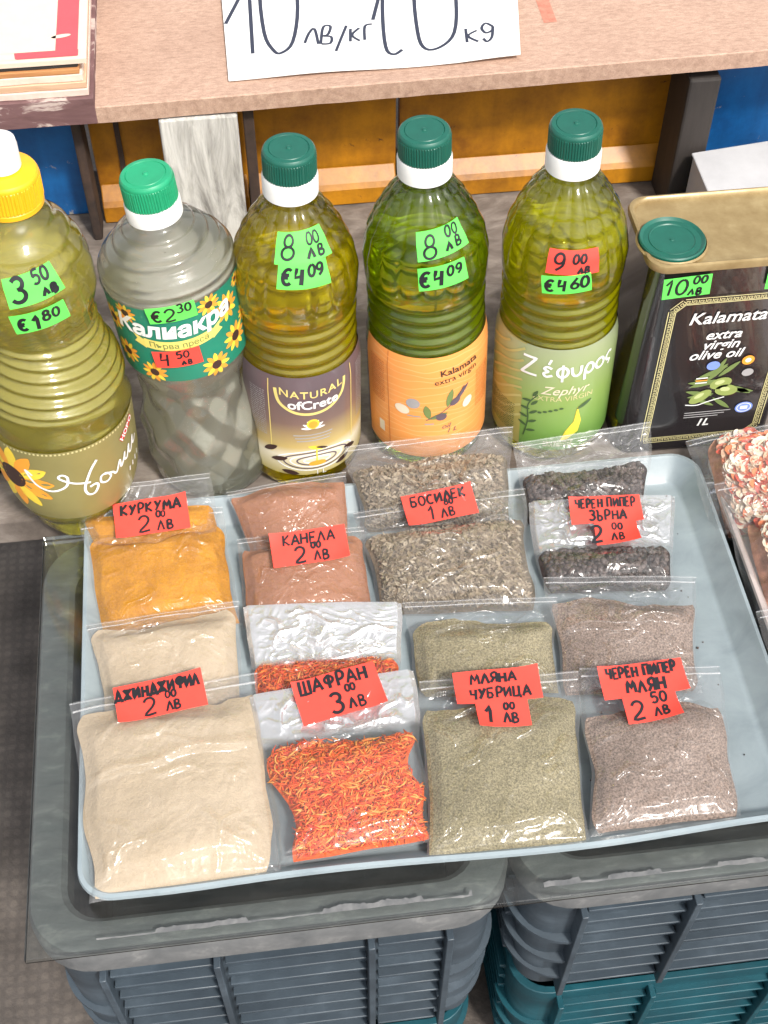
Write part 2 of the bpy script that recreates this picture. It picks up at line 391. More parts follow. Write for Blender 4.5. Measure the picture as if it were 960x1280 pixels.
def text_geo(body, size, shear=0.0, bold=0.0, spacing=1.0):
    cu = bpy.data.curves.new('t', 'FONT'); cu.body = body; cu.size = size; cu.align_x = 'CENTER'; cu.align_y = 'CENTER'
    cu.shear = shear; cu.offset = bold; cu.space_character = spacing; cu.resolution_u = 3
    o = bpy.data.objects.new('t', cu); COL.objects.link(o)
    dg = bpy.context.evaluated_depsgraph_get(); me = bpy.data.meshes.new_from_object(o.evaluated_get(dg))
    vs = [tuple(v.co[:2]) for v in me.vertices]; fs = [tuple(p.vertices) for p in me.polygons]
    bpy.data.objects.remove(o); bpy.data.curves.remove(cu); bpy.data.meshes.remove(me)
    return vs, fs
def typeset(mb, body, x, y, size, fn, off, m, shear=0.0, bold=0.0, rot=0, xs=1.0, arc=0.0, spacing=1.0):
    vs, fs = text_geo(body, size, shear, bold, spacing); cr, sr = cos(rot), sin(rot); out = []
    for a, b in vs:
        a *= xs; b += arc*a*a
        out.append(fn(x+a*cr-b*sr, y+a*sr+b*cr, off))
    mb.add(out, fs, m)
def blob(mb, pts, fn, off, m):
    """filled outline (fan) mapped on a surface"""
    cx = sum(p[0] for p in pts)/len(pts); cy = sum(p[1] for p in pts)/len(pts); n = len(pts)
    mb.add([fn(cx, cy, off)]+[fn(a, b, off) for a, b in pts], [(0, i+1, (i+1) % n+1) for i in range(n)], m)
def ell(cx, cy, rx, ry, rot=0, n=18, tip=0):
    out = []
    for k in range(n):
        a = 2*pi*k/n; x, y = rx*cos(a), ry*sin(a)
        if tip: y *= (1-abs(cos(a))**3*.0)*(abs(sin(a))**tip)
        out.append((cx+x*cos(rot)-y*sin(rot), cy+x*sin(rot)+y*cos(rot)))
    return out
def leaf(mb, x, y, L, Wd, rot, fn, off, m): blob(mb, ell(x+cos(rot)*L/2, y+sin(rot)*L/2, L/2, Wd/2, rot, 14, .6), fn, off, m)
def patch(mb, x0, x1, y0, y1, fn, off, m, nx=16, ny=4, rot=0, cx=0, cy=0):
    cr, sr = cos(rot), sin(rot)
    mb.grid(lambda a, b: fn(cx+a*cr-b*sr, cy+a*sr+b*cr, off), lin(x0, x1, nx), lin(y0, y1, ny), m)

# ================================================================== THE SETTING
GZ = -.37
M['ground'] = surf('dusty_ground', [(.3, (.05, .042, .037)), (.55, (.1, .085, .075)), (.75, (.17, .145, .125))], 14, rough=.9, bump=.5, bscale=90, bdist=.004)
n = M['ground'].node_tree
pb = [x for x in n.nodes if x.type == 'BSDF_PRINCIPLED'][0]
v = coords(n)
wx = nd(n, 'ShaderNodeTexWave', _bands_direction='X', Scale=34, Distortion=1.2); wy = nd(n, 'ShaderNodeTexWave', _bands_direction='Y', Scale=34, Distortion=1.2)
n.links.new(v, wx.inputs[0]); n.links.new(v, wy.inputs[0])
mlt = nd(n, 'ShaderNodeMath', _operation='MULTIPLY'); n.links.new(wx.outputs['Fac'], mlt.inputs[0]); n.links.new(wy.outputs['Fac'], mlt.inputs[1])
cr_ = ramp(n, mlt.outputs[0], [(.1, (.86, .86, .86)), (.5, (1.06, 1.05, 1.03))])
mx = nd(n, 'ShaderNodeMix', _data_type='RGBA', _blend_type='MULTIPLY'); mx.inputs[0].default_value = 1
src = pb.inputs['Base Color'].links[0].from_socket
n.links.new(src, mx.inputs[6]); n.links.new(cr_.outputs[0], mx.inputs[7]); n.links.new(mx.outputs[2], pb.inputs['Base Color'])
g = MB(); g.grid(lambda a, b: Vector((a, b, GZ)), lin(-60, 60, 3), lin(-60, 60, 3))
tag(g.build('ground', M['ground'], smooth=False), kind='structure')

# back bench the bottles stand on
M['bench'] = surf('dusty_brown_board', [(.25, (.07, .055, .045)), (.5, (.16, .132, .112)), (.75, (.3, .26, .225))], 22, (1, 2.5, 1), rough=.85, bump=.35, bscale=120, bdist=.002, dist=.6)
b = MB(); b.box(-.26, .75, .182, .56, -.024, 0)
for x in (-.22, .68):
    b.box(x, x+.03, .23, .26, GZ, -.024); b.box(x, x+.03, .5, .53, GZ, -.024)
tag(b.build('bench', M['bench'], smooth=False, bevel=.002), 'dusty brown wooden bench top the oil bottles stand on', 'bench')

# painted metal panels behind
def painted(name, base, worn, rust):
    m, n, o = new_mat(name)
    v = coords(n); a = noise_n(n, v, 9, 6, .7); s = noise_n(n, coords(n, (1, 1, .12)), 45, 5, .7); c = noise_n(n, v, 55, 8, .75, .5)
    r = ramp(n, a.outputs['Fac'], [(.36, worn), (.58, base)])
    st = ramp(n, s.outputs['Fac'], [(.35, (.7, .7, .7)), (.6, (1, 1, 1))])
    mx = nd(n, 'ShaderNodeMix', _data_type='RGBA', _blend_type='MULTIPLY'); mx.inputs[0].default_value = .6
    n.links.new(r.outputs[0], mx.inputs[6]); n.links.new(st.outputs[0], mx.inputs[7])
    cf = ramp(n, c.outputs['Fac'], [(.63, (0, 0, 0)), (.67, (1, 1, 1))])
    m2 = nd(n, 'ShaderNodeMix', _data_type='RGBA'); n.links.new(cf.outputs[0], m2.inputs[0])
    n.links.new(mx.outputs[2], m2.inputs[6]); m2.inputs[7].default_value = rgba(rust)
    p = nd(n, 'ShaderNodeBsdfPrincipled', Roughness=.42)
    bp = nd(n, 'ShaderNodeBump', Strength=.15, Distance=.004); n.links.new(a.outputs['Fac'], bp.inputs['Height']); n.links.new(bp.outputs[0], p.inputs['Normal'])
    n.links.new(m2.outputs[2], p.inputs['Base Color']); n.links.new(p.outputs[0], o.inputs[0]); return m
M['ypaint'] = painted('yellow_painted_metal', (.54, .225, .007), (.22, .08, .006), (.05, .022, .014))
M['bpaint'] = painted('blue_painted_metal', (.006, .12, .36), (.004, .06, .2), (.3, .27, .24))
M['rusty'] = surf('dark_rusty_steel', [(.3, (.02, .014, .012)), (.6, (.06, .035, .025)), (.8, (.12, .06, .035))], 40, rough=.75, bump=.3, bdist=.001)
PYB = .5
def panel(px0, px1, mat, label, folds=(), lip=True):
    x0, x1 = aty(px0, 200, PYB).x, aty(px1, 170, PYB).x
    p = empty('metal_panel', ((x0+x1)/2, PYB, 0), label, 'metal panel', 'painted metal panels behind the bench')
    b = MB(); b.box(x0, x1, PYB, PYB+.012, 0.001, .118); b.build('sheet', mat, p, smooth=False, bevel=.0015)
    if lip:
        l = MB(); l.loft([[(x, PYB-.001, .001), (x, PYB-.014, .001), (x, PYB-.014, .016), (x, PYB-.011, .02), (x, PYB-.001, .03)] for x in lin(x0+.001, x1-.001, 12)], 0, True, True)
        l.build('base_lip', mat, p, smooth=False, bevel=.001)
    for fx in folds:
        X = aty(fx, 180, PYB).x
        r = MB(); r.box(X, X+.004, PYB-.003, PYB-.0005, .032, .117); r.build('seam', M['rusty'], p, smooth=False)
panel(-60, 103, M['bpaint'], 'deep blue painted metal panel behind the yellow capped bottle', lip=False)
panel(118, 306, M['ypaint'], 'narrow yellow metal panel crossed by the white wooden post', (146,))
panel(310, 495, M['ypaint'], 'yellow metal panel right of the white post, behind the second dark capped bottle')
panel(499, 838, M['ypaint'], 'widest yellow metal panel, behind the two right hand bottles')
panel(872, 1100, M['bpaint'], 'bright blue painted metal panel with pale chips above the grey carton', lip=False)
b = MB(); X0, X1 = aty(103, 220, .49).x, aty(128, 220, .49).x
b.box(X0+.002, X1-.006, .466, .492, 0, .118); tag(b.build('steel_strip', M['rusty'], smooth=False, bevel=.002), 'rusty brown steel upright between blue and yellow panels', 'steel strip')
M['dpost'] = surf('dark_brown_wood', [(.3, (.012, .01, .009)), (.7, (.04, .032, .028))], 30, (1, 1, .2), rough=.7, bump=.3)
b = MB(); X0, X1 = aty(838, 200, .44).x, aty(893, 150, .44).x
b.box(X0+.004, X1, .442, .485, 0, .126); tag(b.build('dark_post', M['dpost'], smooth=False, bevel=.002), 'dark brown upright post left of the grey carton', 'post')
# white washed wooden post
M['wpost'] = surf('whitewashed_wood', [(.3, (.11, .1, .09)), (.44, (.4, .385, .36)), (.56, (.6, .585, .55)), (.75, (.72, .7, .67))], 22, (3, 3, .5), rough=.8, bump=.6, bscale=70, bdist=.002, dist=.8)
X0, X1 = aty(205, 200, .44).x, aty(299, 170, .44).x
b = MB(); b.box(X0, X1, .44, .478, 0, .126)
tag(b.build('white_post', M['wpost'], smooth=False, bevel=.002), 'whitewashed rough wooden post under the shelf board', 'post')
b = MB(); b.box(X1+.004, X1+.012, .45, .478, 0, .126)
tag(b.build('steel_strip', M['rusty'], smooth=False, bevel=.001), 'thin dark steel strip beside the white post', 'steel strip')

# shelf board of pressed wood (rises a little to the right)
m, n, o = new_mat('chipboard')
v = coords(n)
a = noise_n(n, v, 900, 3, .8); c = noise_n(n, coords(n, (1, 3, 1)), 160, 5, .7, .4); e = noise_n(n, v, 12, 5, .6)
r = ramp(n, c.outputs['Fac'], [(.3, (.33, .21, .15)), (.5, (.45, .295, .22)), (.72, (.54, .375, .28))])
st = ramp(n, e.outputs['Fac'], [(.25, (.86, .84, .83)), (.6, (1, 1, 1))]); gr = ramp(n, a.outputs['Fac'], [(.35, (.85, .85, .85)), (.6, (1.08, 1.08, 1.08))])
m1 = nd(n, 'ShaderNodeMix', _data_type='RGBA', _blend_type='MULTIPLY'); m1.inputs[0].default_value = 1
m2 = nd(n, 'ShaderNodeMix', _data_type='RGBA', _blend_type='MULTIPLY'); m2.inputs[0].default_value = 1
n.links.new(r.outputs[0], m1.inputs[6]); n.links.new(st.outputs[0], m1.inputs[7]); n.links.new(m1.outputs[2], m2.inputs[6]); n.links.new(gr.outputs[0], m2.inputs[7])
p = nd(n, 'ShaderNodeBsdfPrincipled', Roughness=.75); bp = nd(n, 'ShaderNodeBump', Strength=.3, Distance=.001)
n.links.new(c.outputs['Fac'], bp.inputs['Height']); n.links.new(bp.outputs[0], p.inputs['Normal'])
n.links.new(m2.outputs[2], p.inputs['Base Color']); n.links.new(p.outputs[0], o.inputs[0]); M['chip'] = m
def shz(x): return .1405+.0165*(x+.158)          # top of the shelf
SY = .44
b = MB(); x0, x1 = aty(117, 150, SY).x, .8
nx = 60
fr = [SY+.0007*noise.noise(Vector((x*60, 0, 3)))+.0005*noise.noise(Vector((x*220, 0, 9))) for x in lin(x0, x1, nx)]
b.loft([[(x, fr[i], shz(x)-.0135), (x, .85, shz(x)-.0135), (x, .85, shz(x)), (x, fr[i]+.0008, shz(x)), (x, fr[i], shz(x)-.0009)] for i, x in enumerate(lin(x0, x1, nx))], 0, True, True)
shelf = b.build('shelf_board', M['chip'], smooth=False)
tag(shelf, 'pinkish brown chipboard shelf above the yellow panels, carrying the white price card', 'shelf')
# red smear on the shelf
sm = MB()
c0 = at(684, 10, shz(.25)+.0003)
def sfn(a, b_, off): return Vector((c0.x+a, c0.y+b_, shz(c0.x+a)+.0002+off))
blob(sm, [(-.006+.0012*noise.noise(Vector((k, 1, 0))), .03-.006*k) if k < 9 else (.004+.0015*noise.noise(Vector((k, 2, 0))), -.018+.006*(k-9)) for k in range(18)], sfn, 0, 0)
sm.build('red_stain', flat('red_smear', (.5, .2, .14), .8, .2, .25, 200), shelf)

# price card on the shelf
def cardpt(px, py): 
    q = at(px, py, .147); 
    return at(px, py, shz(q.x)+.001)
A, B = cardpt(286, 102), cardpt(650, 74); Cc, D = cardpt(640, -130), cardpt(268, -110)
def card(a, b_, off):
    p = (A*(1-a)+B*a)*(1-b_)+(D*(1-a)+Cc*a)*b_
    return Vector((p.x, p.y, shz(p.x)+.0012+.002*max(0, (a-.8))*5*(1-b_)+.0015*sin(a*5+b_*2)**2+off))
c = MB(); c.grid(lambda a, b_: card(a, b_, .0009), lin(0, 1, 24), lin(0, 1, 12), 0); c.grid(lambda a, b_: card(a, b_, 0), lin(0, 1, 24), lin(0, 1, 12), 0, flip=True)
for s0, s1 in (((0, 0), (1, 0)), ((0, 1), (0, 0)), ((1, 0), (1, 1))):
    c.grid(lambda t, k: card(s0[0]+(s1[0]-s0[0])*t, s0[1]+(s1[1]-s0[1])*t, .0009*k), lin(0, 1, 24), [0, 1], 0)
Lx, Ly = (B-A).length, (D-A).length
def cm(px, py):                                 # card coordinates of a photo point
    best = None; a, b_ = .5, .2
    for _ in range(30):
        q = Vector(proj(card(a, b_, .001))); qa = Vector(proj(card(a+.01, b_, .001))); qb = Vector(proj(card(a, b_+.01, .001)))
        J = Matrix(((qa.x-q.x, qb.x-q.x), (qa.y-q.y, qb.y-q.y))); d = J.inverted() @ Vector((px-q.x, py-q.y)); a += d.x*.01; b_ += d.y*.01
    return a, b_
def cardf(a, b_, off): return card(a/Lx, b_/Ly, off)
def cstroke(pts, w):
    q = [(lambda u: (u[0]*Lx, u[1]*Ly))(cm(*p)) for p in pts]
    ribbon(c, resamp(smooth_pts(q, 4), .002), w, cardf, .0011, 1)
cstroke([(282, 30), (305, -15), (322, -60)], .0028); cstroke([(308, -60), (312, 0), (316, 67)], .0028)
cstroke([(340, -70), (325, -20), (330, 40), (342, 63), (352, 66), (366, 52), (372, 10), (366, -50), (350, -75), (340, -70)], .0028)
cstroke([(466, 25), (478, -20), (490, -60)], .0028); cstroke([(480, -60), (478, 10), (482, 58), (492, 68), (503, 62)], .0028)
cstroke([(535, -70), (518, -20), (522, 40), (532, 61), (552, 58), (568, 40), (570, 0), (562, -50), (548, -75), (535, -70)], .0028)
cstroke([(381, 54), (386, 42), (393, 36), (398, 55)], .0022); cstroke([(401, 55), (404, 34), (413, 33), (410, 43), (403, 45), (414, 46), (413, 54), (402, 55)], .0022)
cstroke([(420, 64), (433, 32)], .0022); cstroke([(438, 36), (438, 52)], .0022); cstroke([(449, 35), (440, 44), (450, 51)], .0022); cstroke([(456, 50), (456, 33), (465, 30)], .0022)
cstroke([(582, 36), (584, 53)], .0022); cstroke([(596, 38), (585, 45), (598, 52)], .0022)
cstroke([(616, 33), (607, 29), (602, 35), (607, 41), (615, 38), (616, 33), (615, 46), (609, 52), (604, 48)], .0022)
tag(c.build('price_card', [flat('white_card', (.84, .84, .83), .55, .3, .02), M['bluink']], origin=A), 'large white price card with black marker numbers lying on the shelf', 'price card')

# left: stack of boards
M['purp'] = surf('worn_purple_plank', [(.3, (.11, .055, .055)), (.56, (.17, .09, .09)), (.62, (.5, .4, .36))], 34, (.7, 1, 2.6), rough=.7, bump=.3, dist=.7)
def boardstack():
    spec = [('plank', 116, .0215, -.003, M['purp'], 'worn purple brown plank with scraped white paint at the bottom of the stack', 'plank'),
            ('board', 111, .0055, .0, flat('pale_pink_board', (.68, .52, .45), .7, .2, .12, 90), 'pale pink board lying directly on the purple plank', 'board'),
            ('board', 110, .0052, .001, surf('pine_board', [(.3, (.5, .3, .18)), (.7, (.68, .48, .33))], 30, (.3, 1, 6), rough=.7), 'bare pine board in the middle of the stack', 'board'),
            ('board', 107, .0058, .002, flat('cream_board', (.72, .58, .48), .7, .2, .12, 90), 'cream board with a chipped edge under the orange one', 'board'),
            ('board', 104, .0042, .002, surf('orange_board', [(.3, (.4, .16, .06)), (.7, (.62, .32, .12))], 40, (.4, 1, 8), rough=.7), 'thin orange brown board near the top of the stack', 'board'),
            ('board', 103, .0032, .004, flat('black_board', (.03, .028, .028), .6, .4, .3, 50), 'thin black board under the red and cream carton', 'board')]
    z = shz(-.158)-.0135
    for name, px, th, dy, m, label, cat in spec:
        xr = aty(px, 120, SY).x; b = MB(); xs = lin(-.62, xr, 40)
        loops = []
        for x in xs:
            wob = .0009*noise.noise(Vector((x*70, z*90, 1)))
            loops.append([(x, SY+.003+dy+wob, z), (x, .72+dy, z), (x, .72+dy, z+th-.0003), (x, SY+.003+dy+wob*.4, z+th-.0003)])
        b.loft(loops, 0, True, True)
        o = b.build(name, m, smooth=False, bevel=.0005, origin=(xr, SY, z)); tag(o, label, cat, 'boards stacked left of the shelf' if name == 'board' else None); z += th
    return z
zt = boardstack()
M['cartred'] = flat('red_carton_print', (.78, .085, .1), .45, .4, .06)
M['cartcream'] = flat('cream_carton', (.7, .57, .46), .5, .4, .04)
X1 = aty(103, 45, SY+.01).x
b = MB(); b.box(-.5, X1, .446, .68, zt, zt+.0035, 1)
zz = zt+.0035
def cf(a, b_, off): return Vector((X1-.03+a, .446+b_, zz+off))
patch(b, -.018, .024, .004, .22, cf, .0002, 0, 3, 3); patch(b, -.4, -.018, .004, .22, cf, .0002, 1, 3, 3)
blob(b, [(-.019+.0, .0045), (-.001, .0045), (.0245, .0045), (.0245, .012), (-.02, .012)], cf, .0003, 0)
patch(b, -.06, .0085, .012, .09, cf, .0004, 1, 3, 3)
blob(b, ell(.012, .03, .007, .0022, .2), cf, .0004, 1)
write(b, '1331', -.042, .031, .006, cf, .0006, 2, w=.0009)
tag(b.build('carton', [M['cartred'], M['cartcream'], M['ink']], smooth=False, origin=(X1, .455, zt)), 'flat red and cream printed carton on top of the board stack', 'carton')
# grey carton behind the tin, right
M['gcard'] = surf('grey_board', [(.3, (.4, .4, .41)), (.7, (.52, .52, .53))], 20, rough=.5, spec=.5, bump=.1)
p0 = at(866, 196, .062); p1 = at(990, 176, .062)
b = MB(); b.hexa([(p0.x, p0.y-.09, .001), (p1.x+.02, p1.y-.1, .001), (p1.x+.02, p1.y, .001), (p0.x, p0.y, .001), (p0.x, p0.y-.09, .060), (p1.x+.02, p1.y-.1, .062), (p1.x+.02, p1.y, .064), (p0.x, p0.y, .062)])
b.hexa([(p0.x-.001, p0.y-.092, .0605), (p1.x+.02, p1.y-.102, .0625), (p1.x+.02, p1.y+.002, .0645), (p0.x-.001, p0.y+.002, .0625), (p0.x-.001, p0.y-.092, .0625), (p1.x+.02, p1.y-.102, .0645), (p1.x+.02, p1.y+.002, .0665), (p0.x-.001, p0.y+.002, .0645)])
tag(b.build('grey_carton', M['gcard'], smooth=False, bevel=.001), 'plain grey carton standing behind the olive oil tin', 'carton')
# black tub at the left edge
q = at(2, 600, 0)
M['blackpl'] = flat('black_rubber', (.01, .01, .011), .6, .4, .2)
b = MB(); x1, y0 = q.x+.006, q.y
b.loft([rrect(x1-.02-e, x1+e-.004, y0-e, y0+.12+e, .008, z, 5) for e, z in ((-.004, .0), (0, .004), (0.001, .05), (.002, .058), (-.002, .06), (-.005, .02), (-.006, .006))], 0, True, True)
tag(b.build('black_tub', M['blackpl']), 'black plastic tub at the left picture edge beside the yellow capped bottle', 'tub')

# ================================================================== CRATES, PANE, TRAYS
def plastic(name, a, b_): return surf(name, [(.3, a), (.55, b_), (.8, tuple(min(1, x*1.7+.02) for x in b_))], 16, (1, 1, 2), rough=.48, bump=.12, bscale=200, bdist=.0006, rvar=.12, detail=8)
M['gcrate'] = plastic('grey_crate_plastic', (.027, .038, .05), (.045, .062, .079))
M['tcrate'] = plastic('teal_crate_plastic', (.003, .034, .048), (.004, .06, .08))
M['rimpl'] = surf('scuffed_grey_plastic', [(.3, (.085, .09, .094)), (.55, (.135, .138, .14)), (.75, (.26, .258, .25))], 45, (1, 2.5, 1), rough=.6, bump=.3, bscale=150, bdist=.0008, detail=10, dist=.4)
def crate(x0, x1, y0, y1, z1, h, mat, label, group, rim=True):
    c = empty('crate', ((x0+x1)/2, (y0+y1)/2, z1-h), label, 'crate', group)
    z0 = z1-h; L = []
    def lp(e, z, r): return rrect(x0-e, x1+e, y0-e, y1+e, r, z, 7)
    b = MB()
    # e is the offset outward from the wall plane
    b.loft([lp(-.0135, z0, .016), lp(-.010, z0+.004, .018), lp(-.003, z1-.026, .026), lp(-.003, z1-.024, .026), lp(-.008, z1-.024, .023), lp(-.0145, z0+.008, .013), lp(-.02, z0+.006, .01)], 0, True, True)
    # slats and ribs on the four walls
    def off(z): return -.010+.007*(z-z0)/h
    k = 0; zz = z0+.012
    xs = [x0+.03, x0+.045+(x1-x0-.09)*.2, x0+.045+(x1-x0-.09)*.34, x0+.045+(x1-x0-.09)*.68, x1-.03]
    while zz < z1-.03:
        e = off(zz); t = .002
        prot = .0055
        for (s0, s1) in ((0.14, .36), (.385, .69), (.715, .86)):
            a0, a1 = x0+(x1-x0)*s0, x0+(x1-x0)*s1
            for yy, sg in ((y0-e, -1), (y1+e, 1)):
                b.hexa([(a0, yy+.001*-sg, zz-.007), (a1, yy+.001*-sg, zz-.007), (a1, yy+prot*sg, zz), (a0, yy+prot*sg, zz)][::1 if sg < 0 else 1] +
                       [(a0, yy+.001*-sg, zz+.0015), (a1, yy+.001*-sg, zz+.0015), (a1, yy+prot*sg, zz+t), (a0, yy+prot*sg, zz+t)])
        for (s0, s1) in ((.12, .48), (.52, .88)):
            a0, a1 = y0+(y1-y0)*s0, y0+(y1-y0)*s1
            for xx, sg in ((x0-e, -1), (x1+e, 1)):
                b.hexa([(xx-.001*sg, a0, zz-.007), (xx-.001*sg, a1, zz-.007), (xx+prot*sg, a1, zz), (xx+prot*sg, a0, zz),
                        (xx-.001*sg, a0, zz+.0015), (xx-.001*sg, a1, zz+.0015), (xx+prot*sg, a1, zz+t), (xx+prot*sg, a0, zz+t)])
        zz += .0185
    for s in (.13, .37, .70, .87):
        X = x0+(x1-x0)*s
        for sg, y in ((-1, y0), (1, y1)):
            e0, e1 = off(z0), off(z1-.03)
            b.hexa([(X-.002, y+sg*(e0-.002), z0+.003), (X+.002, y+sg*(e0-.002), z0+.003), (X+.002, y+sg*(e0+.01), z0+.003), (X-.002, y+sg*(e0+.01), z0+.003),
                    (X-.002, y+sg*(e1-.002), z1-.031), (X+.002, y+sg*(e1-.002), z1-.031), (X+.002, y+sg*(e1+.01), z1-.031), (X-.002, y+sg*(e1+.01), z1-.031)])
    b.build('body', mat, c, bevel=0.0006)
    # corner hoops
    for zc in (z0+.03, z0+.06, z0+.095):
        for cx, cy, a0 in ((x0, y0, pi), (x1, y0, -pi/2)):
            hb = MB()
            sx, sy = (1 if cx == x0 else -1), 1; e = off(zc); r = .03
            ctr = Vector((cx-e*sx*1+r*sx if False else cx+sx*(r-e-.0), cy+(r-e), 0))
            loops = []
            for kk in range(13):
                a = a0-.0+pi/2*kk/12; d = Vector((cos(a), sin(a), 0))
                loops.append([ctr+d*(r-.003)+Vector((0, 0, zc-.012)), ctr+d*(r+.007)+Vector((0, 0, zc-.001)), ctr+d*(r+.007)+Vector((0, 0, zc+.002)), ctr+d*(r-.003)+Vector((0, 0, zc+.003))])
            hb.loft(loops, 0, True, True)
            hb.build('corner_rib', mat, c)
    if rim:
        rb = MB()
        rb.loft([lp(-.007, z1-.024, .025), lp(.0, z1-.025, .034), lp(.003, z1-.022, .036), lp(.003, z1-.006, .036), lp(.001, z1-.001, .034), lp(-.001, z1, .032), lp(-.016, z1, .022), lp(-.019, z1-.003, .02), lp(-.019, z1-.024, .02)], 0)
        rb.build('rim', M['rimpl'] if mat is M['gcrate'] else mat, c, bevel=0)
    return c
CZ = -.0085
CY0, CY1 = -.1175, .165
crate(-.207, .0575, CY0, CY1, CZ, .2, M['gcrate'], 'grey ribbed plastic crate under the left half of the tray', 'stacked plastic crates')
crate(.0655, .345, CY0+.003, CY1, CZ, .176, M['gcrate'], 'grey ribbed plastic crate under the right half of the tray', 'stacked plastic crates')
crate(-.2, .0505, CY0+.007, CY1-.010, CZ-.197, .159, M['tcrate'], 'teal ribbed plastic crate supporting the left grey crate', 'stacked plastic crates', False)
crate(.0725, .338, CY0+.010, CY1-.010, CZ-.173, .183, M['tcrate'], 'teal ribbed plastic crate supporting the right grey crate', 'stacked plastic crates', False)
crate(.362, .64, CY0+.003, CY1, CZ, .36, M['gcrate'], 'grey plastic crate under the dried flower tray', 'stacked plastic crates')
# dusty clear pane on the crates
m, n, o = new_mat('dusty_clear_pane')
v = coords(n); a = noise_n(n, coords(n, (1, 4, 1)), 20, 7, .7, .5); r = ramp(n, a.outputs['Fac'], [(.3, (.008,)*3), (.75, (.075,)*3)])
tr = nd(n, 'ShaderNodeBsdfTransparent'); tr.inputs[0].default_value = (.92, .95, .94, 1)
df = nd(n, 'ShaderNodeBsdfDiffuse'); df.inputs[0].default_value = (.32, .3, .28, 1)
m1 = nd(n, 'ShaderNodeMixShader'); n.links.new(r.outputs[0], m1.inputs[0]); n.links.new(tr.outputs[0], m1.inputs[1]); n.links.new(df.outputs[0], m1.inputs[2])
fr = nd(n, 'ShaderNodeFresnel', IOR=1.5); gl = nd(n, 'ShaderNodeBsdfGlossy', Roughness=.08)
m2 = nd(n, 'ShaderNodeMixShader'); n.links.new(fr.outputs[0], m2.inputs[0]); n.links.new(m1.outputs[0], m2.inputs[1]); n.links.new(gl.outputs[0], m2.inputs[2]); n.links.new(m2.outputs[0], o.inputs[0])
M['pane'] = m
b = MB(); b.box(-.2085, .66, -.121, .168, -.0078, -.0026)
tag(b.build('clear_sheet', M['pane'], smooth=False, bevel=.0008), 'dusty transparent sheet lying on the crates beneath the tray', 'plastic sheet')
# torn tape residue along the front of the pane
b = MB()
rg = random.Random(3)
for (xa, xb) in ((-.17, .035), (.075, .36)):
    xs = lin(xa, xb, int((xb-xa)*900))
    lo = []; hi = []
    for x in xs:
        w = .0022+.0035*abs(noise.noise(Vector((x*45, 5, 0))))+.0018*abs(noise.noise(Vector((x*300, 8, 0))))
        if noise.noise(Vector((x*22, 40, 0))) < -.05: w *= .22
        lo.append(Vector((x, -.1145-.0008*noise.noise(Vector((x*120, 1, 1))), -.0022))); hi.append(Vector((x, -.1145+w, -.0018+.0012*abs(noise.noise(Vector((x*160, 3, 2)))))))
    nn = len(xs); b.add(lo+hi, [(i, i+1, nn+i+1, nn+i) for i in range(nn-1)])
tag(b.build('torn_tape', surf('old_tape', [(.3, (.06, .065, .07)), (.7, (.17, .17, .17))], 90, rough=.7, bump=.5)), 'ragged strip of torn grey tape along the front of the clear sheet', 'tape')

def tray(x0, x1, y0, y1, mat, label, rim=.02, dent=True):
    def lp(e, z, r):
        L = rrect(x0-e, x1+e, y0-e, y1+e, r-.007, z, 8)
        out = []
        # subdivide the long sides so the rim can sag
        for i, p in enumerate(L):
            q = L[(i+1) % len(L)]; out.append(p)
            d = (q-p).length
            if d > .05:
                for k in range(1, 24): out.append(p.lerp(q, k/24))
        if dent and z > .008:
            for p in out:
                if p.y < y0+.03: p.z -= .002*math.exp(-((p.x-.03)/.06)**2)-.0006*sin(p.x*40); p.y -= .0018*cos((p.x-.095)/.13*pi)*sstep(-.17, -.1, p.x)
        return out
    b = MB()
    b.loft([lp(-.014, -.0024, .016), lp(-.009, -.0022, .02), lp(-.0005, rim-.0032, .025), lp(.002, rim-.0034, .0262), lp(.0028, rim-.0022, .027), lp(.0022, rim-.0002, .0265), lp(.0, rim+.0002, .025), lp(-.0014, rim-.0012, .024), lp(-.0105, .0018, .017), lp(-.0135, 0, .015)], 0, True, True)
    o = b.build('tray', mat, sharp=35, origin=((x0+x1)/2, (y0+y1)/2, -.0024))
    return tag(o, label, 'tray')
M['tray'] = surf('pale_blue_grey_plastic', [(.25, (.2, .245, .268)), (.45, (.25, .3, .325)), (.7, (.3, .355, .38))], 24, (1, 1.6, 1), dist=.5, detail=10, rough=.4, bump=.08, bscale=260, bdist=.0005, rvar=.1)
tray(-.1755, .2335, -.097, .172, M['tray'], 'pale blue grey plastic tray holding the spice bags', .0155)
M['tray2'] = surf('pinkish_grey_plastic', [(.3, (.4, .34, .32)), (.7, (.52, .45, .43))], 25, rough=.45, bump=.08, bscale=260, bdist=.0005)
tray(.2425, .62, -.097, .172, M['tray2'], 'pinkish grey tray holding dried petals at the right edge', .021, False)

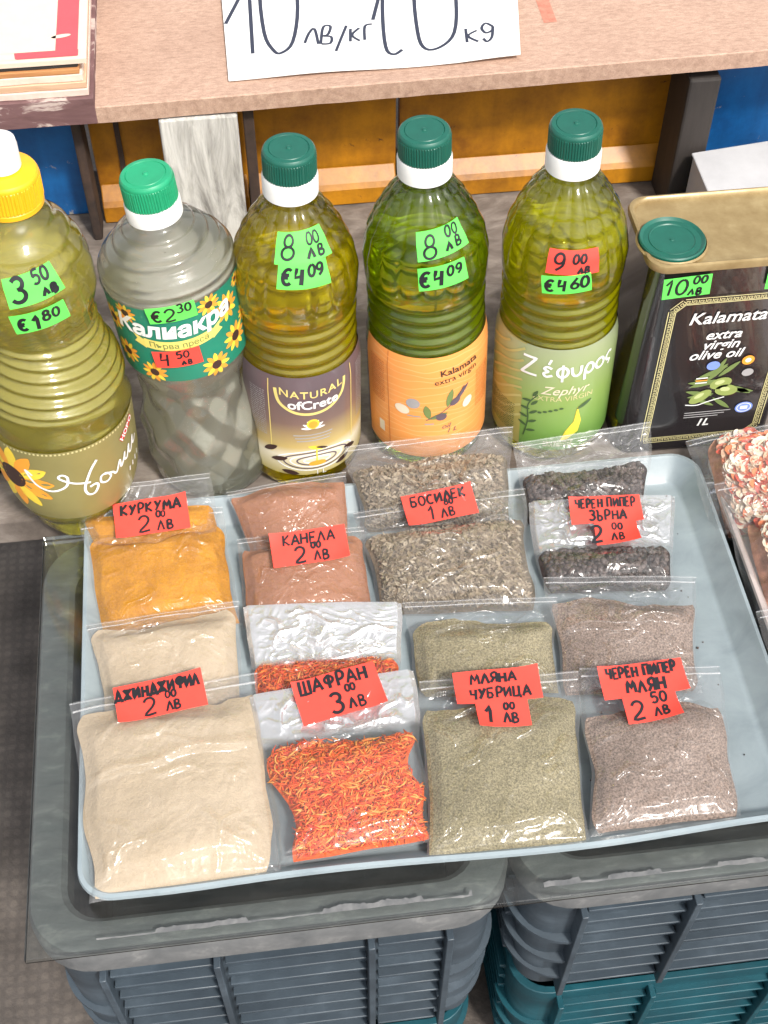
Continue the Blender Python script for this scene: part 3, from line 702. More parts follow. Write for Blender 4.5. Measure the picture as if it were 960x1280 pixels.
# ================================================================== BOTTLES
CAPM = {'dark': M['cap_dark'], 'green': M['cap_green'], 'yellow': M['cap_yellow']}
def fineprint(b, f, x, y, w, n_, m, pitch=.0019, seed=1):
    rg = random.Random(seed)
    for k in range(n_):
        a = x
        while a < x+w:
            l = rg.uniform(.0006, .003); patch(b, a, min(a+l, x+w), y-k*pitch, y-k*pitch+.0007, f, .00035, m, 3, 2); a += l+.0006
class Bottle:
    def __init__(s, px, py, prof, flute, lean=(0, 0), name='oil_bottle', label='', scale=1.0):
        s.base = at(px, py, 0); s.prof = prof; s.flute = flute
        s.root = empty(name, s.base, label, 'bottle', 'bottles of oil behind the tray', (radians(lean[0]), radians(lean[1]), 0))
        s.mat = Matrix.Translation(s.base) @ s.root.rotation_euler.to_matrix().to_4x4()
    def r(s, z):
        P = s.prof
        if z <= P[0][0]: return P[0][1]
        for (a, ra), (b, rb) in zip(P, P[1:]):
            if z <= b:
                t = (z-a)/(b-a); t = t*t*(3-2*t)*.5+t*.5
                return ra+(rb-ra)*t
        return P[-1][1]
    def S(s, a, z, off=0.0, fl=True):
        r = s.r(z)+off+(s.flute(a, z) if fl else 0)
        return Vector((r*sin(a), -r*cos(a), z))
    def hit(s, px, py):
        best = (1e9, 0, 0)
        for z in lin(.005, s.prof[-1][0], 90):
            for a in lin(-1.3, 1.3, 66):
                w = s.mat @ s.S(a, z, 0, False); q = proj(w); d = (q[0]-px)**2+(q[1]-py)**2
                nrm = s.mat.to_3x3() @ Vector((sin(a), -cos(a), 0))
                if nrm.dot(CAM-w) < 0: continue
                if d < best[0]: best = (d, a, z)
        return best[1], best[2]
    def fn(s, a0, z0, rot=0):
        def f(x, y, off):
            X, Y = x*cos(rot)-y*sin(rot), x*sin(rot)+y*cos(rot)
            z = z0+Y; return s.S(a0+X/max(.012, s.r(z0)), z, off, False)
        return f
    def make(s, oil, level, colmat, capmat, neck_z, cap_r, collar=(.014, .0165), cap_h=.0165, spout=False, nz=300, na=168):
        sh = MB(); top = s.prof[-1][0]
        zs = lin(s.prof[0][0], top, nz); an = [2*pi*k/na for k in range(na)]
        sh.grid(lambda a, z: s.S(a, z), an, zs, 0, close=True)
        # base: pushed in
        sh.grid(lambda a, k: Vector((s.r(0)*(1-k)*sin(a), -s.r(0)*(1-k)*cos(a), .004*sstep(.1, .7, k))), an, lin(0, .98, 7), 0, close=True, flip=True)
        sh.build('bottle_shell', M['shell'], s.root, local=True, sharp=60)
        if oil:
            ol = MB(); zo = lin(.0012, level, nz)
            zbase = [.0012]
            ol.grid(lambda a, k: s.S(a, .0012, -.0012)*k if k < 1 else s.S(a, .0012, -.0012), an, [.02, .5, 1], 0, close=True)
            for v_ in ol.v: v_.z = .0012
            # the floor of the bottle is pushed in, so is the oil
            for v_ in ol.v:
                rr = sqrt(v_.x**2+v_.y**2)/s.r(0); v_.z = .0012+.005*(1-sstep(.3, .9, rr))
            ol.grid(lambda a, z: s.S(a, z, -.0008), an, zo, 0, close=True)
            ol.grid(lambda a, k: Vector(((s.S(a, level, -.0008).x)*(1-k), (s.S(a, level, -.0008).y)*(1-k), level)), an, [0, .5, .99], 0, close=True)
            o = ol.build('oil', oil, s.root, local=True, sharp=70)
            md = o.modifiers.new('weld', 'WELD'); md.merge_threshold = .00002
        zc = neck_z
        cb = MB(); h, rc = collar
        cb.lathe([(rc-.002, zc), (rc, zc+.0008), (rc, zc+h*.86), (rc-.0006, zc+h), (rc-.003, zc+h)], 64)
        cb.build('collar', colmat, s.root, local=True)
        zc += h
        cp = MB(); nt = 240
        def side(a, k):
            z = zc+.0004+k*cap_h; rr = cap_r+(.00035 if (a*60/(2*pi)) % 1 < .5 else -.0002)*(1 if k < .8 else 0)
            if k > .86: rr -= .0012*((k-.86)/.14)**2
            return Vector((rr*sin(a), -rr*cos(a), z))
        cp.grid(side, [2*pi*k/nt for k in range(nt)], [0, .04, .1, .3, .6, .79, .81, .88, .94, 1], 0, close=True)
        zt_ = zc+.0004+cap_h
        cp.lathe([(cap_r-.0012, zt_), (cap_r-.0035, zt_+.0002), (cap_r-.0038, zt_-.0003), (cap_r-.0042, zt_+.0001), (.0016, zt_-.0001), (.0012, zt_+.0007), (.0001, zt_+.0009)], 64, cap=False)
        if spout:
            cp.lathe([(cap_r-.001, zt_), (.0095, zt_+.002), (.009, zt_+.004)], 48, 0)
        cp.build('cap', capmat, s.root, local=True, sharp=35)
        if spout:
            sp = MB(); z_ = zt_+.003
            sp.lathe([(.0098, z_), (.0098, z_+.012), (.0092, z_+.0155), (.006, z_+.0172), (.0001, z_+.0175)], 48); sp.build('spout', M['white_pl'], s.root, local=True)
    def sticker(s, px, py, w, h, rot, mat, lines, name='price_sticker', seed=1):
        a, z = s.hit(px, py); f = s.fn(a, z, rot); b = MB(); rg = random.Random(seed)
        def g(x, y, off): return f(x, y, .0017+.0008*(abs(x)/w*2)**3*.6+off)
        patch(b, -w/2, w/2, -h/2, h/2, g, 0, 0, 14, 8)
        for (t, x, y, hh, lw) in lines: write(b, t, x*w, y*h, hh*h, g, .00018, 1, w=lw*h, rng=rg)
        b.build(name, [mat, M['ink']], s.root, local=True)
    def label(s, a0, z0, z1, half, mats, draw, name='paper_label'):
        b = MB(); f = s.fn(a0, (z0+z1)/2); r = s.r((z0+z1)/2)
        lo = lin(-half, half, 60)
        b.grid(lambda a, z: s.S(a0+a, z, .0005, False), lo, lin(z0, z1, 12), 0)
        draw(b, lambda x, y, off: f(x, y, .0005+off), (z1-z0)/2, r)
        return b.build(name, mats, s.root, local=True)

def fl_olive(a, z):
    f = 0
    k = sstep(.152, .168, z)*(1-sstep(.213, .221, z))
    f += -.0017*k*(1-abs(cos(8*a)))**1.8+.0004*k
    if .108 < z < .146:
        e = sstep(.108, .112, z)*(1-sstep(.142, .146, z)); f += e*.0011*cos((z-.108)/.0095*2*pi)
    return f
OLIVE = [(0, .0335), (.003, .037), (.009, .0395), (.02, .0398), (.095, .0398), (.104, .0390), (.112, .0372), (.126, .0364), (.14, .0368), (.152, .0385), (.166, .0388), (.18, .0362), (.192, .0315), (.202, .0262), (.212, .0198), (.218, .0152), (.222, .014), (.227, .014)]
M['oil3'] = oil_mat('golden_olive_oil', (1, .94, .13), (1, .82, .004), .27, .15)
M['oil4'] = oil_mat('green_olive_oil', (.84, .94, .2), (.58, .74, .006), .18)
M['oil5'] = oil_mat('yellow_green_olive_oil', (.97, .96, .17), (.93, .9, .006), .24, .15)
M['oil1'] = oil_mat('pale_sunflower_oil', (1, .975, .5), (1, .9, .26), .34, .2)
M['oil2'] = oil_mat('almost_clear_oil', (1, 1, .97), (1, .98, .84), .4, .35)

# -- golden bottle
b3 = Bottle(379, 560, OLIVE, fl_olive, (0, .8), 'oil_bottle', 'golden olive oil bottle with a purple grey and gold label, dark green cap')
b3.make(M['oil3'], .186, M['white_pl'], M['cap_dark'], .2215, .0152, (.0135, .0162), .0155)
def draw3(b, f, H, R):
    gx = -.002
    ribbon(b, resamp(smooth_pts([(gx-.0235, .036), (gx-.021, .024), (gx-.012, .016), (gx, .0135), (gx+.012, .016), (gx+.021, .024), (gx+.0235, .036)], 5), .001), .0022, f, .0002, 1, taper=False)
    typeset(b, 'NATURAL', gx, .0305, .0085, f, .0003, 1, bold=.0001, arc=8, spacing=1.15)
    typeset(b, 'ofCrete', gx+.001, .0215, .0105, f, .0003, 2, bold=.00025, arc=4)
    blob(b, ell(gx, .004, .0042, .0045), f, .0002, 3); blob(b, ell(gx, .0036, .003, .0034), f, .0003, 4)
    for k in range(-3, 4):
        leaf(b, gx, .0, .008, .0022, pi/2+k*.5, f, .00015, 2)
    for k in range(3):
        patch(b, gx-.013+.001*k, gx+.013-.001*k, -.0065-.0028*k, -.0055-.0028*k, f, .0002, 5, 8, 2)
    for k in range(5):
        e = ell(gx+.002, -.031, .009+.0045*k, .0028+.0017*k, 0, 40); e.append(e[0])
        ribbon(b, e, .0011, f, .0002+.00002*k, 6 if k % 2 else 2)
    leaf(b, gx-.004, -.017, .013, .0036, -.35, f, .0003, 3); leaf(b, gx+.001, -.018, .009, .0022, -.35, f, .0004, 7)
    blob(b, ell(gx+.002, -.034, .006, .0024), f, .0004, 4); patch(b, gx+.0012, gx+.0022, -.033, -.02, f, .00035, 3, 3, 3)
    for x, y, r_ in ((-.024, -.032, .3), (-.017, -.041, -.2), (.02, -.041, .3), (.027, -.03, -.4), (-.029, -.025, .6)):
        leaf(b, gx+x-.005, y, .012, .0045, r_, f, .00045, 7)
    typeset(b, '1 L', gx+.004, -.0435, .006, f, .0005, 2)
    fineprint(b, f, .034, .036, .012, 26, 5, seed=3); fineprint(b, f, -.045, .03, .012, 22, 5, seed=4)
    for x in (-.0285, .0295): patch(b, gx+x, gx+x+.0007, -.025, .042, f, .00025, 1, 2, 8)
a, z = b3.hit(394, 505)
b3.label(a, .018, .108, 1.35, [zramp('purple_to_gold_label', [(.0, (.5, .42, .16)), (.2, (.72, .66, .5)), (.3, (.5, .38, .14)), (.55, (.18, .12, .1)), (.8, (.115, .085, .095))], .018, .108), M['gold'], M['white'], M['yellow'], M['orange'], M['grey'], M['purplegrey'], M['darkbrown']], draw3)
b3.sticker(378, 305, .029, .016, .03, M['green_paper'], [('8', -.3, -.36, .78, .1), ('00', .22, .04, .36, .08), ('лв', .22, -.38, .46, .09)], seed=2)
b3.sticker(380, 345, .029, .015, -.02, M['green_paper'], [('€', -.34, -.3, .6, .13), ('4', -.08, -.34, .66, .14), ('09', .24, -.06, .44, .11)], seed=3)
# -- dark green bottle
b4 = Bottle(534, 536, OLIVE, fl_olive, (0, -1.8), 'oil_bottle', 'dark green olive oil bottle with an orange label and dark green cap')
b4.make(M['oil4'], .182, M['white_pl'], M['cap_dark'], .2215, .0152, (.0135, .0162), .0155)
def draw4(b, f, H, R):
    for k in range(16):                         # embossed wavy lines
        y = -.042+.0056*k
        ribbon(b, [(x, y+.0014*sin(x*95+k*1.3)+.0005*sin(x*300+k)) for x in lin(-.05, .05, 50)], .0007, f, .00012, 1)
    patch(b, -.0365, -.0358, -.044, .046, f, .0003, 6, 2, 8)
    typeset(b, 'Kalamata', .013, .0335, .0075, f, .0003, 2, bold=.0001, rot=.1)
    typeset(b, 'extra virgin', .011, .0265, .0068, f, .0003, 2, rot=.1)
    blob(b, ell(-.0185, .006, .0046, .0046), f, .0003, 3); blob(b, ell(-.0185, .006, .0022, .0026), f, .0004, 4)
    blob(b, ell(-.026, -.001, .0052, .0042, -.4), f, .0003, 5); blob(b, ell(.019, -.001, .0036, .0048, -.5), f, .0003, 5)
    patch(b, -.0225, -.0135, -.0065, -.0055, f, .0003, 4, 3, 2)
    leaf(b, .004, .001, .016, .0045, 1.35, f, .0003, 7); leaf(b, .007, .002, .019, .0035, .85, f, .0004, 8); leaf(b, -.008, -.008, .013, .005, 1.75, f, .0003, 7)
    leaf(b, -.008, -.008, .013, .0045, .3, f, .0004, 7)
    blob(b, ell(.0095, .0045, .0042, .0028, .7), f, .0005, 8); blob(b, ell(.0, -.007, .0036, .0033), f, .0005, 8)
    ribbon(b, smooth_pts([(-.01, -.009), (0, -.003), (.01, .006), (.016, .016)], 5), .0006, f, .0006, 8)
    patch(b, -.011, -.005, -.0135, -.0125, f, .0003, 4, 3, 2)
    for k, (x, y) in enumerate(((.0, -.017), (.004, -.022))): typeset(b, ('oil', '1 L')[k], x+.003, y, .006, f, .0004, 8, shear=.3)
    patch(b, -.0455, -.0405, -.032, -.022, f, .0003, 5, 3, 3)
    fineprint(b, f, -.053, .034, .014, 20, 6, seed=5); fineprint(b, f, .027, .02, .016, 18, 6, seed=6)
a, z = b4.hit(551, 490)
b4.label(a, .016, .108, 1.5, [flat('orange_label', (.82, .33, .085), .4, .5, .06, 30), flat('pale_orange_print', (.86, .43, .16), .4), M['darkbrown'], M['grey'], M['grey'], M['cream'], flat('dark_orange_print', (.6, .2, .05), .5), M['leafg'], M['purplegrey']], draw4)
b4.sticker(553, 300, .029, .016, .13, M['green_paper'], [('8', -.26, -.4, .78, .1), ('00', .24, .1, .36, .08), ('лв', .2, -.34, .46, .09)], seed=4)
b4.sticker(552, 342, .029, .015, .07, M['green_paper'], [('€', -.4, -.34, .62, .13), ('4', -.1, -.36, .68, .14), ('09', .24, -.04, .44, .11)], seed=5)
# -- yellow green bottle
b5 = Bottle(684, 528, OLIVE, fl_olive, (0, -1.6), 'oil_bottle', 'yellow green olive oil bottle with a Greek lettered green label, red and green stickers')
b5.make(M['oil5'], .190, M['white_pl'], M['cap_dark'], .2215, .0152, (.0135, .0162), .0155)
def draw5(b, f, H, R):
    patch(b, -.055, -.019, -.0465, .0465, f, .00015, 1, 16, 3)
    for k in range(13):
        ribbon(b, [(x, -.05+.0085*k+(-.016-x)*-.55+.0012*sin(x*200+k)) for x in lin(-.054, -.0195, 20) if abs(-.05+.0085*k+(-.016-x)*-.55) < .044], .0018, f, .00025, 2) if k > 3 else None
    fineprint(b, f, -.05, -.012, .026, 14, 6, seed=7); fineprint(b, f, -.002, -.0385, .02, 3, 4, seed=8)
    # the Greek name drawn letter by letter
    W_ = .0019
    def st(pts, dx, dy, sc=1.0, w=W_): ribbon(b, resamp(smooth_pts([(dx+p[0]*sc, dy+p[1]*sc) for p in pts], 4), .0006), w, f, .0004, 3)
    y = .0245; x = -.0195
    ribbon(b, resamp([(x-.0005, y+.0135), (x+.0085, y+.0135), (x-.001, y-.001), (x+.0095, y-.001)], .0007), W_, f, .0004, 3)
    x += .0135
    st([(.0055, .007), (.0025, .0085), (.0006, .0065), (.0032, .0045), (.0004, .0025), (.002, -.0002), (.006, .0012)], x, y); ribbon(b, [(x+.0032, y+.0105), (x+.0048, y+.0145)], .0015, f, .0004, 3)
    x += .0088; st(circ(.0036, .004, .0034, .0043), x, y); ribbon(b, resamp([(x+.0036, y+.0105), (x+.0036, y-.0045)], .001), .0016, f, .00045, 3)
    x += .009; st([(.0002, .008), (.0012, .0018), (.0036, -.0002), (.0062, .002), (.0066, .0083)], x, y)
    x += .0088; st([(.0006, -.0055), (.0008, .004), (.003, .0083), (.006, .0065), (.0062, .002), (.0035, -.0002), (.0008, .0018)], x, y)
    x += .0085; st(circ(.0034, .004, .0033, .0042), x, y)
    x += .0084; st([(.006, .007), (.0035, .0083), (.0008, .005), (.0022, .0015), (.005, .0002), (.0035, -.003)], x, y)
    typeset(b, 'Zephyr', .009, .011, .0105, f, .0004, 4, shear=.35, bold=.00005)
    typeset(b, 'EXTRA VIRGIN', .009, .0035, .0062, f, .0003, 5)
    ribbon(b, smooth_pts([(-.016, -.036), (-.0135, -.02), (-.014, -.005), (-.008, .006)], 6), .0009, f, .0004, 6)
    for k in range(9): leaf(b, -.0145+.0004*k, -.03+.0042*k, .007, .0024, .3+2.3*(k % 2)+.1*k, f, .0004, 6)
    for k in range(5): blob(b, ell(-.006+.0035*k, -.010+.0012*k, .0014, .001), f, .0004, 6)
    blob(b, [(.014, -.036), (.021, -.03), (.0225, -.02), (.019, -.006), (.0185, -.018), (.012, -.028), (.009, -.037)], f, .0004, 7)
    leaf(b, .0185, -.008, .012, .0035, .5, f, .00045, 6)
a, z = b5.hit(690, 475)
b5.label(a, .016, .109, 1.5, [zramp('green_label', [(0, (.12, .27, .05)), (.5, (.24, .36, .09)), (.8, (.3, .38, .16)), (1, (.3, .34, .2))], .016, .109), flat('yellow_olive_print', (.34, .32, .09), .4, .5, .1, 40), flat('pale_olive_print', (.44, .42, .16), .4), M['white'], M['cream'], M['goldpale'], flat('dark_green_print', (.06, .11, .04), .4), M['yellow']], draw5)
b5.sticker(717, 325, .030, .0155, -.02, M['red_paper'], [('9', -.3, -.34, .7, .11), ('00', .12, -.02, .36, .09), ('лв', .2, -.44, .36, .1)], seed=6)
b5.sticker(708, 354, .029, .0135, .1, M['green_paper'], [('€', -.36, -.3, .62, .16), ('4', -.08, -.32, .7, .15), ('60', .26, -.2, .56, .14)], seed=7)

# -- tall pale bottle, far left
def fl_tall(a, z):
    f = 0
    if .122 < z < .176:
        e = sstep(.122, .128, z)*(1-sstep(.17, .176, z)); f += e*.0017*cos((z-.122+.004*sin(a))/.0078*2*pi)
    k = sstep(.103, .106, z)*(1-sstep(.118, .124, z))
    if k: f += k*.003*(abs(((a*4/(2*pi)+(z-.104)*28) % 1)-.5)*2-.4)
    k = sstep(.17, .18, z)*(1-sstep(.215, .23, z)); f += k*-.0014*(1-abs(cos(5*a+z*40)))
    if z < .02: f += .0014*cos(5*a)*(1-z/.02)
    return f
b1 = Bottle(102, 630, [(0, .026), (.004, .0295), (.015, .032), (.03, .039), (.045, .0425), (.06, .044), (.105, .0448), (.12, .0442), (.137, .0418), (.152, .0362), (.165, .0328), (.178, .0338), (.196, .0372), (.21, .0372), (.222, .034), (.234, .0285), (.244, .0205), (.251, .0155), (.256, .0145)], fl_tall, (0, 1.4), 'oil_bottle', 'tall pale yellow oil bottle with a yellow cap and sunflower label, leftmost bottle')
b1.make(M['oil1'], .222, M['cap_yellow'], M['cap_yellow'], .2525, .0178, (.004, .0178), .0165, spout=True)
def petals(b, f, cx, cy, r, n, m0, m1, mc, off, ph=0, sq=1.0):
    for k in range(n):
        a = 2*pi*k/n+ph; leaf(b, cx+cos(a)*r*.25, cy+sin(a)*r*.25*sq, r*.8, r*.34, a, f, off+.00003*(k % 3), m0 if k % 2 else m1)
    blob(b, ell(cx, cy, r*.36, r*.36*sq), f, off+.00016, mc)
def draw1(b, f, H, R):
    petals(b, f, -.05, .004, .027, 13, 1, 2, 3, .0002)
    def st(p, w=.0014): ribbon(b, resamp(smooth_pts(p, 6), .0006), w, f, .0006, 4)
    st([(-.034, .012), (-.038, .016), (-.033, .004), (-.024, -.001), (-.015, .003), (-.013, .011), (-.016, .014), (-.018, .011), (-.010, .005), (.0, .002)], .0016)
    st([(.006, .0195), (.001, .012), (-.004, -.001), (-.003, -.008), (.001, -.009), (.004, -.004), (.003, -.001), (-.001, -.002)], .0017)
    st([(.0105, .004), (.007, .003), (.0065, -.002), (.0105, -.004), (.0135, -.001), (.0115, .003), (.0095, .0035), (.015, .001), (.018, -.002), (.022, .006), (.0225, -.0005), (.0255, .0035), (.0275, .0085), (.0265, .003), (.029, .002), (.0325, .0105), (.032, .004), (.0345, .0035), (.0385, .0125), (.038, .006), (.0405, .006), (.043, .009)], .0015)
    patch(b, -.0085, .0085, -.0026, .0026, lambda x, y, o_: f(.033+x*cos(.55)-y*sin(.55), .0245+x*sin(.55)+y*cos(.55), o_), .0005, 5, 6, 3)
    typeset(b, 'НОВО', .033, .0245, .0058, f, .0007, 4, bold=.0002, rot=.55)
    for k in range(40): patch(b, -.05+.0025*k, -.0488+.0025*k, H-.0022, H-.0008, f, .0002, 6, 2, 2)
    for k in range(4): patch(b, .030+.004*k, .0312+.004*k, -.013+.0012*k, -.0085+.0012*k, f, .0005, 4, 2, 2)
a, z = b1.hit(106, 575)
b1.label(a, .034, .102, 1.45, [flat('olive_grey_label', (.235, .205, .075), .4, .5, .08, 30), M['yellow'], M['orange'], M['darkbrown'], M['white'], M['red'], M['goldpale']], draw1)
b1.sticker(40, 361, .029, .0165, .17, M['green_paper'], [('3', -.26, -.36, .82, .13), ('50', .2, .1, .4, .1), ('лв', .26, -.4, .4, .12)], seed=8)
b1.sticker(52, 398, .030, .0135, .16, M['green_paper'], [('€', -.34, -.32, .6, .14), ('1', -.12, -.4, .72, .15), ('80', .2, -.1, .48, .13)], seed=9)

# -- clear bottle with the green label
def fl_clear(a, z):
    f = 0
    k = sstep(.012, .025, z)*(1-sstep(.088, .1, z))
    if k:
        u, w = a*8/(2*pi), (z-.012)/.04
        f += k*.0046*(abs(((u+w) % 1)-.5)+abs(((u-w) % 1)-.5)-.5)
    k = sstep(.1755, .177, z)*(1-sstep(.182, .186, z)); f += k*.0006*cos((z-.169)/.0072*2*pi)
    k = sstep(.192, .195, z)*(1-sstep(.206, .209, z)); f += k*.0011*cos((z-.192)/.0085*2*pi)
    return f
b2 = Bottle(271, 574, [(0, .034), (.004, .0385), (.012, .0408), (.05, .0412), (.08, .0358), (.095, .0345), (.11, .0378), (.118, .0397), (.169, .0402), (.175, .041), (.182, .0406), (.188, .038), (.193, .0335), (.197, .029), (.201, .0262), (.206, .0218), (.2105, .0155), (.213, .014), (.218, .014)], fl_clear, (-1, -4.0), 'oil_bottle', 'almost clear oil bottle with a bright green cap and green sunflower label')
b2.make(M['oil2'], .184, M['white_pl'], M['cap_green'], .2125, .0153, (.011, .0163), .0165)
ZT, ZR = b2.hit(213, 403)[1]-.146, b2.hit(215, 431)[1]-.146
def draw2(b, f, H, R):
    for x, y, r_, ph in ((-.044, .012, .011, .2), (.034, .013, .012, .5), (.037, -.0125, .012, .1), (-.038, -.012, .011, .4), (.022, .0235, .009, 0), (-.03, .0225, .009, .7), (-.02, -.0225, .01, .3), (.019, -.0235, .011, 1), (.047, .024, .006, 0), (.05, -.003, .008, .4)):
        petals(b, f, x, max(-H+.002, min(H-.002, y)), r_*.82, 11, 1, 2, 3, .0002, ph)
    typeset(b, 'Калиакра', -.001, ZT-.0075, .0158, f, .0007, 4, bold=.0006, shear=.12, arc=3.0)
    f2 = lambda x, y, o_: f(x, y+ZR+5*x*x, o_)
    patch(b, -.021, .021, -.0036, .0036, f2, .0004, 5, 14, 3)
    for s_ in (-1, 1): blob(b, [(s_*.0205, .002), (s_*.028, .0045), (s_*.0255, .001), (s_*.028, -.0025), (s_*.0205, -.0046)], f2, .00035, 5)
    typeset(b, 'Първа преса', 0, 0, .0058, f2, .0006, 6, bold=.00005)
a, z = b2.hit(218, 405)
b2.label(a, .1165, .1755, 1.5, [flat('green_label_paper', (.012, .2, .125), .4, .5, .08, 40), M['yellow'], M['orange'], M['darkbrown'], M['white'], flat('pale_yellow_print', (.8, .66, .16), .4), M['leafg']], draw2)
b2.sticker(213, 391, .028, .0125, .06, M['green_paper'], [('€', -.34, -.38, .7, .14), ('2', -.06, -.4, .78, .11), ('30', .26, .0, .46, .11)], seed=10)
b2.sticker(223, 447, .028, .0135, .05, M['red_paper'], [('4', -.28, -.38, .76, .1), ('50', .12, .04, .4, .09), ('лв', .16, -.4, .36, .09)], seed=11)
cb = MB()
for k in range(9): pass

# ================================================================== TIN
M['tin'] = surf('dark_lacquered_tin', [(.3, (.016, .014, .015)), (.7, (.024, .02, .021))], 20, rough=.14, spec=.6, bump=.3, bscale=22, bdist=.003, coat=.6)
M['tingold'] = surf('gold_lacquered_tin', [(.3, (.25, .17, .07)), (.55, (.33, .24, .11)), (.75, (.42, .32, .16))], 60, rough=.42, metal=.3, spec=.6, bump=.08, rvar=.12)
tx0, tx1, ty0, ty1, th = .186, .296, .190, .2565, .170
t = empty('oil_tin', ((tx0+tx1)/2, (ty0+ty1)/2, 0), 'black olive oil tin with a gold top and dark green lid', 'tin')
b = MB()
b.loft([rrect(tx0+e, tx1-e, ty0+e, ty1-e, .012, z, 8) for e, z in ((.0015, 0), (0, .0015), (.0, .003), (.001, .005), (.001, th-.007), (.0, th-.0055))], 0, True, True)
b.build('body', M['tin'], t, sharp=50)
b = MB()
b.loft([rrect(tx0+e, tx1-e, ty0+e, ty1-e, .0125-max(0, e)*.6, z, 8) for e, z in ((.001, th-.0056), (-.0012, th-.005), (-.0016, th-.002), (-.001, th), (.0005, th+.0006), (.0018, th-.0002), (.0024, th-.0022), (.0040, th-.0026))], 0, True, True)
b.build('top', M['tingold'], t, sharp=50)
c0 = at(840, 300, th)
b = MB(); b.lathe([(.0205, th-.0025), (.0205, th+.0012), (.0198, th+.002), (.0186, th+.0012), (.0178, th+.0006), (.0145, th+.0006), (.0142, th+.0011), (.0136, th+.0006), (.0016, th+.0004), (.0012, th+.001), (.0001, th+.0011)], 64, 0, c0.x, c0.y)
b.build('lid', M['cap_dark'], t, sharp=35)
b = MB(); b.lathe([(.0215, th-.0026), (.0222, th-.001), (.0212, th+.0002), (.0207, th-.0015)], 64, 0, c0.x, c0.y, False); b.build('lid_ring', M['tingold'], t)
def tf(x, z, off): return Vector((tx0+x, ty0+.001-.0003-off, z))
b = MB()
bx0, bx1, bz0, bz1 = .0185, .0965, .012, .139
GP = M['goldpale']
def edge(p0, p1, wd=.0046):
    dx, dz = p1[0]-p0[0], p1[1]-p0[1]; L = sqrt(dx*dx+dz*dz); n_ = int(L/.0044); ux, uz = dx/L, dz/L; nx_, nz_ = -uz, ux
    for s_ in (-1, 1): ribbon(b, [(p0[0]+nx_*wd/2*s_, p0[1]+nz_*wd/2*s_), (p1[0]+nx_*wd/2*s_, p1[1]+nz_*wd/2*s_)], .0006, tf, .0002, 0)
    for k in range(n_):
        o_ = k*L/n_; q = [(0, -.0013), (0, .0013), (.0034, .0013), (.0034, -.0007), (.0014, -.0007), (.0014, .0004), (.0023, .0004)]
        ribbon(b, resamp([(p0[0]+ux*(o_+a_)+nx_*c_, p0[1]+uz*(o_+a_)+nz_*c_) for a_, c_ in q], .001), .00055, tf, .00025, 0)
ch = .007
cs = [(bx0, bz0+0), (bx1-ch, bz0), (bx1, bz0+ch), (bx1, bz1), (bx0+ch, bz1), (bx0, bz1-ch)]
for k in range(6): edge(cs[k], cs[(k+1) % 6])
b.build('border', [GP], t, smooth=False)
b = MB()
typeset(b, 'Kalamata', .056, .1235, .0138, tf, .0003, 0, bold=.00018, shear=.2)
for k, s_ in enumerate(('extra', 'virgin', 'olive oil')): typeset(b, s_, .056-.002*(k == 2), .1085-.0088*k, .0112, tf, .0003, 0, bold=.0002, shear=.28)
typeset(b, '1L', .057, .026, .0095, tf, .0003, 0, bold=.0002, shear=.25)
for k in range(3): patch(b, .043, .075-.004*k, .0362-.0022*k, .037-.0022*k, tf, .0003, 1, 4, 2)
rg = random.Random(4)
for (x, y, L, Wd, r_) in ((.04, .066, .022, .004, -.1), (.042, .062, .02, .0045, .25), (.044, .068, .024, .004, .5), (.052, .066, .02, .004, .9), (.056, .07, .018, .0035, 1.2), (.06, .07, .018, .004, .8), (.04, .058, .02, .004, -.3), (.042, .052, .018, .004, .1), (.07, .06, .018, .004, -.5), (.068, .057, .02, .004, -.2), (.06, .05, .018, .0035, -.7), (.048, .05, .016, .003, -.5)):
    leaf(b, x, y, L, Wd, r_, tf, .0003+.00002*rg.randrange(6), 2)
for x, y, rx, ry, r_ in ((.063, .0635, .0075, .0052, .3), (.068, .0565, .008, .0052, -.2), (.051, .052, .0085, .0045, .7)):
    blob(b, ell(x, y, rx, ry, r_), tf, .0005, 3); blob(b, ell(x-.001, y+.0012, rx*.45, ry*.4, r_), tf, .0006, 4)
blob(b, ell(.0545, .081, .0045, .004), tf, .0006, 5); blob(b, ell(.0775, .0835, .0042, .0042), tf, .0006, 6); blob(b, ell(.0775, .0835, .002, .002), tf, .0007, 0)
blob(b, ell(.0795, .072, .004, .0035), tf, .0006, 1)
for k in range(3): patch(b, .045, .053, .0695-.0022*k, .0705-.0022*k, tf, .0006, 6 if k % 2 else 0, 3, 2)
blob(b, ell(.084, .038, .0062, .0052), tf, .0006, 5); e = ell(.084, .038, .0048, .004, 0, 24); ribbon(b, e+[e[0]], .0006, tf, .0007, 0); patch(b, .0815, .0865, .0365, .0395, tf, .0007, 0, 3, 2)
ribbon(b, smooth_pts([(.042, .045), (.05, .044), (.058, .047), (.068, .05)], 5), .0009, tf, .0004, 0)
b.build('printed_panel', [M['white'], M['grey'], M['leafg'], M['olive'], flat('pale_olive_green', (.5, .55, .25), .4), M['bluebadge'], M['orange']], t, smooth=False)
def tin_sticker(cx, cz, w, h, lines, rot, seed):
    b = MB(); f = lambda x, y, o_: tf(cx+x*cos(rot)-y*sin(rot), cz+x*sin(rot)+y*cos(rot), .0008+o_)
    patch(b, -w/2, w/2, -h/2, h/2, f, 0, 0, 4, 3); rg = random.Random(seed)
    for (tx_, x, y, hh, lw) in lines: write(b, tx_, x*w, y*h, hh*h, f, .0002, 1, w=lw*h, rng=rg)
    b.build('price_sticker', [M['green_paper'], M['ink']], t, smooth=False)
tin_sticker(.024, .1525, .03, .0165, [('10', -.24, -.34, .72, .1), ('00', .26, .12, .36, .09), ('лв', .18, -.44, .42, .1)], .06, 1)
